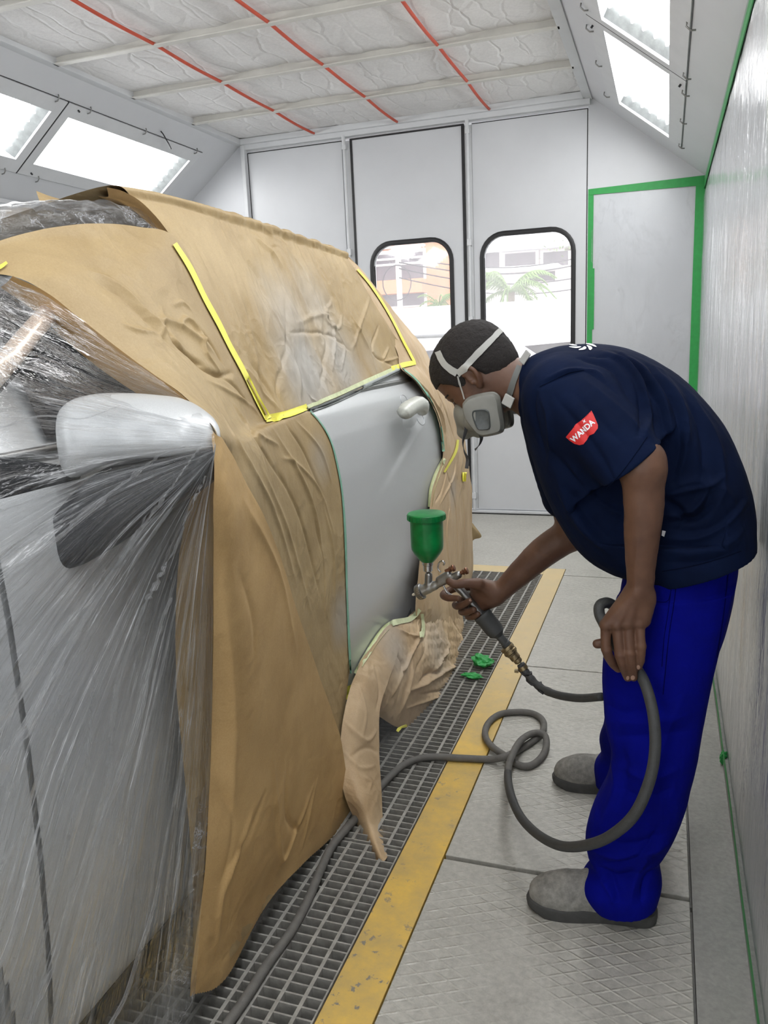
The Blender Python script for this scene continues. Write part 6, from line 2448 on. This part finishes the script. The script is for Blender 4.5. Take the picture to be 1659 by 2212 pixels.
# ---- shoes
def shoe(cx, cy, yaw, L):
    c_, s_ = math.cos(yaw), math.sin(yaw)
    w = lambda x, y, z: np.array([cx + x * c_ - y * s_, cy + x * s_ + y * c_, z])
    A_ = np.array([w(1, 0, 0) - w(0, 0, 0), w(0, 1, 0) - w(0, 0, 0), (0, 0, 1)])
    v = Vol((cx - .22, cy - .12, 0.0), (cx + .2, cy + .12, 0.2), 0.003)
    v.lo = np.round(v.lo / 0.003) * 0.003
    v.ell(w(-0.085, 0, 0.040), A_, (0.068, 0.050, 0.050), 0.02)
    v.ell(w(-0.030, 0, 0.050), A_, (0.075, 0.046, 0.056), 0.03)
    v.ell(w(0.040, 0, 0.060), A_, (0.070, 0.040, 0.062), 0.03)
    v.ell(w(0.105, 0, 0.050), A_, (0.048, 0.039, 0.060), 0.03)
    v.cone(w(0.085, 0, 0.08), w(0.085, 0, 0.135), 0.044, 0.042, 0.03)
    v.put(lambda x, y, z: 0.022 - z, v.lo, v.lo + v.n * v.h, 0.004, 'i')
    up = v.mesh('shoe', SHOEM, person, amp=0.0015, freq=22, creases=[([w(-0.03, -0.05, 0.085), w(-0.025, 0, 0.105), w(-0.02, 0.05, 0.085)], 0.006, -0.004),
                                                                    ([w(-0.005, -0.05, 0.085), w(0.0, 0, 0.11), w(0.0, 0.05, 0.085)], 0.006, -0.003)])
    up['label'] = L
    prof = [(-0.158, 0), (-0.150, 0.026), (-0.125, 0.046), (-0.08, 0.054), (-0.03, 0.050), (0.02, 0.041), (0.07, 0.039), (0.12, 0.041), (0.145, 0.032), (0.155, 0.012)]
    lp = [(x, y) for x, y in prof] + [(x, -y) for x, y in prof[::-1][:-1]]
    lp = cr(np.array(lp + [lp[0]]), 4)[:-1]
    m_ = MB()
    R = []
    for z, k_ in ((0.0, 0.965), (0.004, 0.99), (0.013, 0.99), (0.0145, 1.0), (0.026, 1.0), (0.031, 0.985), (0.034, 0.93)):
        R.append([w(x * k_, y * k_, z + (0.007 if x < -0.12 and z < 0.01 else 0)) for x, y in lp])
    m_.rings(R)
    m_.build('sole', SOLEM, up, angle=0.7)
    return up


shoe(-0.137, 1.790, 0.10, 'dusty grey slip-on work shoe on the near foot')
shoe(-0.150, 2.372, 0.04, 'dusty grey slip-on work shoe on the far foot')

# ---- half mask with two filter cartridges
mask = empty('half_mask', HP(0.08, -0.05), 'grey rubber half mask respirator worn over nose and mouth', None)
mask.parent = person
fvv = Vol((-0.72, 1.84, 1.02), (-0.34, 2.12, 1.36), 0.0025)
fvv.lo = np.round(fvv.lo / 0.0025) * 0.0025
fvv.ell(HP(0.080, -0.048), HX, (0.042, 0.050, 0.046), 0.01)
fvv.ell(HP(0.082, -0.088), HX, (0.030, 0.022, 0.030), 0.015)
fvv.cone(HP(0.100, -0.030), HP(0.120, -0.062), 0.014, 0.022, 0.01)
fvv.cone(HP(0.085, -0.060, -0.03), HP(0.070, -0.068, -0.062), 0.022, 0.026, 0.012)
fvv.cone(HP(0.085, -0.060, 0.03), HP(0.070, -0.068, 0.062), 0.022, 0.026, 0.012)
fvv.mesh('facepiece', MASKG, mask)
OUT = [(1002, 872), (1012, 860), (1030, 853), (1058, 848), (1070, 850), (1078, 860), (1082, 885), (1087, 915), (1086, 930), (1078, 936), (1055, 941), (1042, 941), (1030, 933), (1012, 910), (1003, 890)]
GRI = [(1027, 895), (1028, 888), (1034, 885), (1050, 884), (1057, 887), (1060, 894), (1062, 914), (1060, 922), (1052, 924), (1041, 924), (1036, 920), (1030, 906)]


def flip(p):
    return np.array([p[0], 2 * YC - p[1], p[2]])


for far in (False, True):
    lo_ = cr(np.array(OUT + [OUT[0]], float), 4)[:-1]
    cx_, cy_ = lo_.mean(0)
    g_ = (lambda p: flip(p)) if far else (lambda p: p)
    R = []
    for Yq, k_ in ((1.935, .86), (1.930, .96), (1.918, 1.0), (1.906, 1.0), (1.904, 1.035), (1.899, 1.035), (1.897, 1.0), (1.884, .97), (1.877, .90), (1.8755, .80)):
        R.append([g_(PY(cx_ + (x - cx_) * k_, cy_ + (y - cy_) * k_, 1.9) + np.array([0, Yq - 1.9 + 0.10 * (x - cx_) / 1000, 0])) for x, y in lo_])
    cart = MB().rings(R).build('filter_cartridge', MASKG, mask, angle=0.6)
    lo_ = cr(np.array(GRI + [GRI[0]], float), 3)[:-1]
    gx_, gy_ = lo_.mean(0)
    R = []
    for Yq, k_ in ((1.890, 1.12), (1.872, 1.10), (1.870, 1.04), (1.8725, 0.98), (1.8735, .9)):
        R.append([g_(PY(gx_ + (x - gx_) * k_, gy_ + (y - gy_) * k_, 1.9) + np.array([0, Yq - 1.9, 0])) for x, y in lo_])
    MB().rings(R).build('filter_grille', MASKD, cart, angle=0.6)
# straps lie on the head
ht = bvh(person, hairo)
strip('head_strap', ht, [(1083, 712), (1058, 738), (1028, 768), (1003, 795), (988, 808)], [12, 13, 14, 14, 16], STRAPG, parent=mask, off=0.003, label='pale grey head strap')
strip('head_strap', ht, [(947, 760), (956, 780), (970, 795), (988, 806)], [13, 13, 14, 16], STRAPG, parent=mask, off=0.003, label='pale grey head strap')
strip('strap_cord', ht, [(989, 812), (993, 828), (999, 845), (1004, 862)], [3.5, 3, 3, 3], STRAPG, parent=mask, off=0.003)
strip('neck_strap', ht, [(1122, 792), (1110, 825), (1100, 855), (1085, 876)], [13, 14, 15, 13], plain('grey_neck_strap', (92, 94, 92), 0.6), parent=mask, off=0.004)
q0 = PY(1134, 772, 1.915)
MB().obox(q0, PY(1142, 760, 1.915) - q0, (PY(1140, 778, 1.915) - q0) * 0.9, (0, 0.004, 0)).build('strap_buckle', STRAPG, mask, bevel=0.002)
q0 = PY(1098, 866, 1.895)
MB().obox(q0, (PY(1108, 872, 1.895) - q0), (PY(1103, 854, 1.895) - q0) * 0.9, (0, 0.006, 0)).build('strap_buckle', STRAPG, mask, bevel=0.002)


def ribbon(name, pts, Y, wd, mat, parent):
    P_ = cr(np.array([PY(x, y, Y + (0.006 * math.sin(i * 1.7))) for i, (x, y) in enumerate(pts)]), 5)
    t_ = np.gradient(P_, axis=0)
    t_ /= np.linalg.norm(t_, axis=1, keepdims=True)
    m_ = MB()
    R = []
    for i, (p, q) in enumerate(zip(P_, t_)):
        s_ = np.cross(q, [0, 1, 0])
        s_ = s_ * math.cos(i * .14) + np.array([0, 1, 0]) * math.sin(i * .14)
        s_ /= np.linalg.norm(s_)
        n_ = np.cross(q, s_)
        R.append([p + s_ * wd / 2 + n_ * .0008, p - s_ * wd / 2 + n_ * .0008, p - s_ * wd / 2 - n_ * .0008, p + s_ * wd / 2 - n_ * .0008])
    m_.rings(R)
    return m_.build(name, mat, parent, angle=0.6)


ribbon('hanging_strap', [(1009, 908), (1006, 930), (1000, 955), (1003, 975), (1010, 992), (1008, 1012)], 1.92, 0.009, STRAPD, mask)
ribbon('hanging_strap', [(1034, 932), (1040, 945), (1036, 960), (1026, 972)], 1.91, 0.009, STRAPD, mask)

# ================================================================== spray gun
gun = empty('spray_gun', PY(985, 1262, GY), 'metal gravity spray gun with a green paint cup, held in the right hand', 'spray gun')


def G_(x, y, Y=GY):
    return PY(x, y, Y)


def ax_(a, b):
    d = b - a
    return d / np.linalg.norm(d), np.linalg.norm(d)


GREENC = Mat('green_translucent_plastic')
GREENC.color(GREENC.ramp(GREENC.noise(26, 5, 0.6), [(0.3, srgb(6, 104, 50)), (0.7, srgb(16, 138, 68))]))
GREENC.setb(0.28, spec=0.5)
GREENC = GREENC.m
s = 1 / 757.0
a, b = G_(926, 1215), G_(926, 1097)
d, L = ax_(a, b)
up_ = np.array([0, 0, 1.0])
cupb = G_(924, 1213)
cup = MB().lathe([(0.012, 0), (0.020, 0.001), (0.028, 0.010), (0.040, 0.026), (0.0475, 0.040), (0.0485, 0.050), (0.0490, 0.130), (0.050, 0.140)], cupb, up_, 44).build('paint_cup', GREENC, gun, angle=0.6)
lid = MB().lathe([(0.050, 0.128), (0.0555, 0.129), (0.0565, 0.132), (0.0565, 0.146), (0.0545, 0.1485), (0.050, 0.1495), (0.020, 0.1515), (0.001, 0.152)], cupb, up_, 44).build('cup_lid', GREENC, cup, angle=0.5)
rb = MB()
for k in range(24):
    t_ = 2 * PI * k / 24
    p = cupb + np.array([0.0563 * math.cos(t_), 0.0563 * math.sin(t_), 0.130])
    rb.bar(p, p + np.array([0, 0, 0.014]), 0.004, 0.003, (math.cos(t_), math.sin(t_), 0.001))
rb.build('lid_rib', GREENC, cup, smooth=False)
MB().lathe([(0.0125, -0.030), (0.014, -0.028), (0.014, -0.012), (0.0165, -0.010), (0.0165, -0.002), (0.019, 0.003)], cupb, up_, 24).build('cup_neck', STEEL, gun, angle=0.6)
# body from air cap to rear
n0, n1 = G_(893, 1284), G_(1003, 1238)
gd, _ = ax_(n0, n1)
q = G_(906, 1279)
gb = MB()
gb.lathe([(0.019, -0.003), (0.0225, 0.0), (0.0235, 0.003), (0.0235, 0.014), (0.021, 0.017), (0.019, 0.018)], q - gd * 0.006, gd, 28)
gb.build('air_cap', STEELD, gun, angle=0.5)
kn_ = MB()
for k in range(28):
    t_ = 2 * PI * k / 28
    u_ = np.cross(gd, [0, 1, 0])
    dd_ = u_ * math.cos(t_) + np.array([0, 1, 0]) * math.sin(t_)
    p = q + gd * 0.0 + dd_ * 0.0235
    kn_.bar(p, p + gd * 0.010, 0.0016, 0.0022, dd_)
kn_.build('knurling', STEEL, gun)
MB().lathe([(0.002, -0.026), (0.0045, -0.022), (0.0045, -0.008), (0.017, -0.004), (0.019, 0.0)], q, gd, 20).build('nozzle', plain('pale_nozzle_tip', (220, 214, 196), 0.4), gun, angle=0.6)
gvol = Vol(G_(870, 1340) - np.array([0.0, 0.04, 0.0]), G_(1060, 1195) + np.array([0.0, 0.04, 0.0]), 0.0014)
gvol.lo = np.round(gvol.lo / 0.0014) * 0.0014
gvol.cone(G_(912, 1276), G_(938, 1266), 0.0175, 0.0130, 0.004)
gvol.cone(G_(925, 1272), G_(926, 1243), 0.0120, 0.0115, 0.006)
gvol.cone(G_(936, 1266), G_(990, 1242), 0.0115, 0.0115, 0.005)
gvol.cone(G_(948, 1252), G_(968, 1240), 0.0095, 0.0105, 0.005)
gvol.cone(G_(975, 1252), G_(992, 1272), 0.0125, 0.0110, 0.008)
gvol.cone(G_(990, 1268), G_(1038, 1324), 0.0115, 0.0100, 0.006, sq=0.8)
gvol.cone(G_(1020, 1305), G_(1012, 1322), 0.0070, 0.0080, 0.004)
gvol.cone(G_(940, 1262), G_(950, 1262), 0.0060, 0.0060, 0.004)
gvol.mesh('gun_body', STEELD, gun)
MB().tube(cr(np.array([G_(951, 1243), G_(957, 1262), G_(966, 1280), G_(982, 1292), G_(990, 1306)]), 4), [0.0035] * 8 + [0.0045] * 9, 8).build('trigger', STEEL, gun, smooth=True)
MB().tube(cr(np.array([G_(952, 1236), G_(946, 1228), G_(948, 1217), G_(955, 1212), G_(960, 1216), G_(958, 1221)]), 4), 0.0026, 8).build('hanging_hook', STEEL, gun, smooth=True)
for (x, y, Lk) in ((970, 1231, 'upper copper coloured knob'), (998, 1237, 'rear copper coloured knob')):
    a = G_(x, y)
    MB().lathe([(0.006, -0.012), (0.006, 0.002), (0.0085, 0.003), (0.0085, 0.006), (0.0055, 0.007), (0.0055, 0.010), (0.0100, 0.011), (0.0105, 0.017), (0.0085, 0.019), (0.001, 0.0195)], a, gd, 18).build('adjusting_knob', COPPER, gun, angle=0.5, label=Lk)
a, b = G_(1018, 1318), G_(1023, 1334)
MB().lathe([(0.006, 0), (0.006, 0.006), (0.0085, 0.007), (0.0085, 0.014), (0.0065, 0.016), (0.001, 0.0165)], a, ax_(a, b)[0], 16).build('adjusting_knob', COPPER, gun, angle=0.5, label='small copper knob below the grip')
# inline filter and quick coupling
a, b = G_(1036, 1321), G_(1100, 1400)
fd, L = ax_(a, b)
FILT = plain('charcoal_filter_housing', (66, 68, 68), 0.6, var=0.1, nscale=50)
MB().lathe([(0.008, -0.006), (0.010, 0.0), (0.010, 0.008), (0.027, 0.010), (0.0285, 0.014), (0.0285, 0.022), (0.0275, 0.024), (0.0275, 0.068), (0.024, 0.082), (0.016, 0.090), (0.0125, 0.094), (0.0120, 0.118), (0.0145, 0.121), (0.0145, 0.128)],
           a, fd, 32).build('inline_filter', FILT, gun, angle=0.5)
a2, b2 = G_(1093, 1396), G_(1126, 1436)
cd, L2 = ax_(a2, b2)
MB().lathe([(0.012, 0), (0.0205, 0.001), (0.0215, 0.003), (0.0215, 0.010), (0.0195, 0.012), (0.0195, 0.015), (0.0210, 0.017), (0.0210, 0.024), (0.0180, 0.027), (0.0175, 0.030), (0.0155, 0.032), (0.0155, 0.046), (0.0125, 0.049), (0.0125, 0.058), (0.009, 0.062)],
           a2, cd, 28).build('quick_coupling', BRASS, gun, angle=0.5)

# ================================================================== air hose
HOSEM = plain('dark_grey_rubber_hose', (62, 63, 63), 0.6, var=0.12, nscale=60, bump=0.35, bscale=500)
HOSEG = plain('dusty_grey_hose', (100, 98, 94), 0.75, var=0.14, nscale=40, bump=0.3, bscale=300)


def Zp(x, y, z=0.012):
    return PZ(x, y, z)


hp = [b2 - cd * 0.004, G_(1140, 1458, 2.215), G_(1165, 1483, 2.20), G_(1200, 1500, 2.17), G_(1250, 1508, 2.12), G_(1300, 1505, 2.07), PY(1330, 1490, 2.03), PY(1345, 1440, 2.02)]
# behind the hip the hose turns up and forward, over the wrist side, then into the left palm
hp = hp[:6]
hA = cr(np.array(hp), 8)
hose1 = empty('air_hose', hA[0], 'dark rubber air hose from the gun through the left hand down to the floor loops', 'hose')
rr = [0.0115 + (0.0012 * math.sin(k * 1.3) if k < 22 else 0) for k in range(len(hA))]
MB().tube(hA, rr, 14).build('gun_end', HOSEM, hose1, smooth=True)
wr = MB()
for k in range(3):
    p = hA[6 + k * 5]
wr = MB().tube([hA[k] + np.array([0.0135 * math.cos(k * 0.9), 0.0135 * math.sin(k * 0.9), 0.006 * math.sin(k * 0.9)]) for k in range(2, 20)], 0.0035, 6)
wr.build('electrical_tape_wrap', BLACKRUB, hose1, smooth=True)
clp = MB().lathe([(0.0125, -0.006), (0.0145, -0.006), (0.0145, 0.006), (0.0125, 0.006)], hA[3], hA[4] - hA[2], 18)
clp.obox(hA[3] + np.array([-0.018, -0.004, -0.010]), (0.006, 0, 0), (0, 0.005, 0), (0, 0, 0.004))
clp.build('hose_clamp', BRASS, hose1, angle=0.5)
HB = 1.772
hb_ = [PY(1352, 1330, 1.90), PY(1330, 1312, 1.86), PY(1312, 1302, 1.82), PY(1296, 1308, 1.80), PY(1295, 1326, 1.79), PY(1305, 1348, HB + .006), PY(1325, 1385, HB + .002), PY(1352, 1425, HB), PY(1380, 1452, 1.765),
       PY(1398, 1490, 1.73), PY(1412, 1550, 1.70), PY(1415, 1620, 1.68), PY(1402, 1690, 1.665), PY(1370, 1760, 1.66), PY(1320, 1805, 1.68), PY(1270, 1825, 1.72), PY(1215, 1828, 1.79), PY(1165, 1805, 1.87), PY(1125, 1765, 1.98),
       PY(1103, 1715, 2.10), Zp(1097, 1670, .04), Zp(1105, 1635, .05), Zp(1125, 1600, .045), Zp(1152, 1584, .035), Zp(1176, 1588, .028), Zp(1180, 1612, .016), Zp(1168, 1638, .012), Zp(1142, 1655, .012), Zp(1115, 1650, .012),
       Zp(1090, 1632, .016), Zp(1062, 1612, .018), Zp(1048, 1588, .012), Zp(1055, 1562, .012), Zp(1080, 1543, .012), Zp(1115, 1538, .012), Zp(1150, 1541, .012), Zp(1172, 1556, .012), Zp(1173, 1578, .012),
       Zp(1152, 1600, .012), Zp(1120, 1620, .014), Zp(1092, 1634, .034), Zp(1060, 1640, .014), Zp(1000, 1638, .012), Zp(940, 1635, .012), Zp(900, 1640, .012), Zp(868, 1655, .012), Zp(840, 1680, .012), Zp(812, 1712, .012), Zp(780, 1755, .012),
       Zp(748, 1790, .012), Zp(716, 1830, .012), Zp(690, 1885, .012), Zp(665, 1945, .012), Zp(630, 2010, .012), Zp(580, 2080, .012), Zp(535, 2150, .012), Zp(490, 2215, .012), Zp(430, 2310, .012)]
hC = cr(np.array(hb_), 6)
kk = 6 * 20
MB().tube(hC[:kk + 1], 0.0125, 14).build('hand_loop', HOSEM, hose1, smooth=True)
MB().tube(hC[kk:], 0.0118, 12).build('floor_run', HOSEG, hose1, smooth=True)

# ================================================================== the paint mist
mv = MB().lathe([(0.01, 0.0), (0.035, 0.04), (0.09, 0.12), (0.14, 0.24), (0.16, 0.30), (0.01, 0.34)], PY(890, 1285, GY), tuple(PX(790, 1330, -0.93) - PY(890, 1285, GY)), 24)
mist = mv.build('paint_mist', None, None, smooth=True)
tag(mist, 'thin grey cloud of paint mist between the nozzle and the door', 'paint mist', kind='stuff')
MM = bpy.data.materials.new('paint_mist')
MM.use_nodes = True
t = MM.node_tree
t.nodes.remove(t.nodes['Principled BSDF'])
vs = t.nodes.new('ShaderNodeVolumeScatter')
vs.inputs['Color'].default_value = (0.95, 0.95, 0.96, 1)
vs.inputs['Density'].default_value = 0.45
t.links.new(vs.outputs[0], t.nodes['Material Output'].inputs['Volume'])
mist.data.materials.append(MM)

cl = MB()
R = []
for t_, r_, hh in ((0, .02, .1), (.12, .14, .2), (.4, .22, .30), (.7, .22, .26), (1, .05, .1)):
    c_ = np.array([-0.80 + 0.02 * t_, 1.95 + 0.75 * t_, 0.24])
    R.append([c_ + np.array([0.45 * r_ * math.cos(a), 0, hh * 0.72 * math.sin(a)]) for a in [2 * PI * k / 20 for k in range(20)]])
o = cl.rings(R).build('paint_mist', None, None, smooth=True)
M2 = MM.copy()
M2.node_tree.nodes['Volume Scatter'].inputs['Density'].default_value = 0.35
o.data.materials.append(M2)
tag(o, 'faint settling paint mist low over the grating below the door', 'paint mist', kind='stuff')
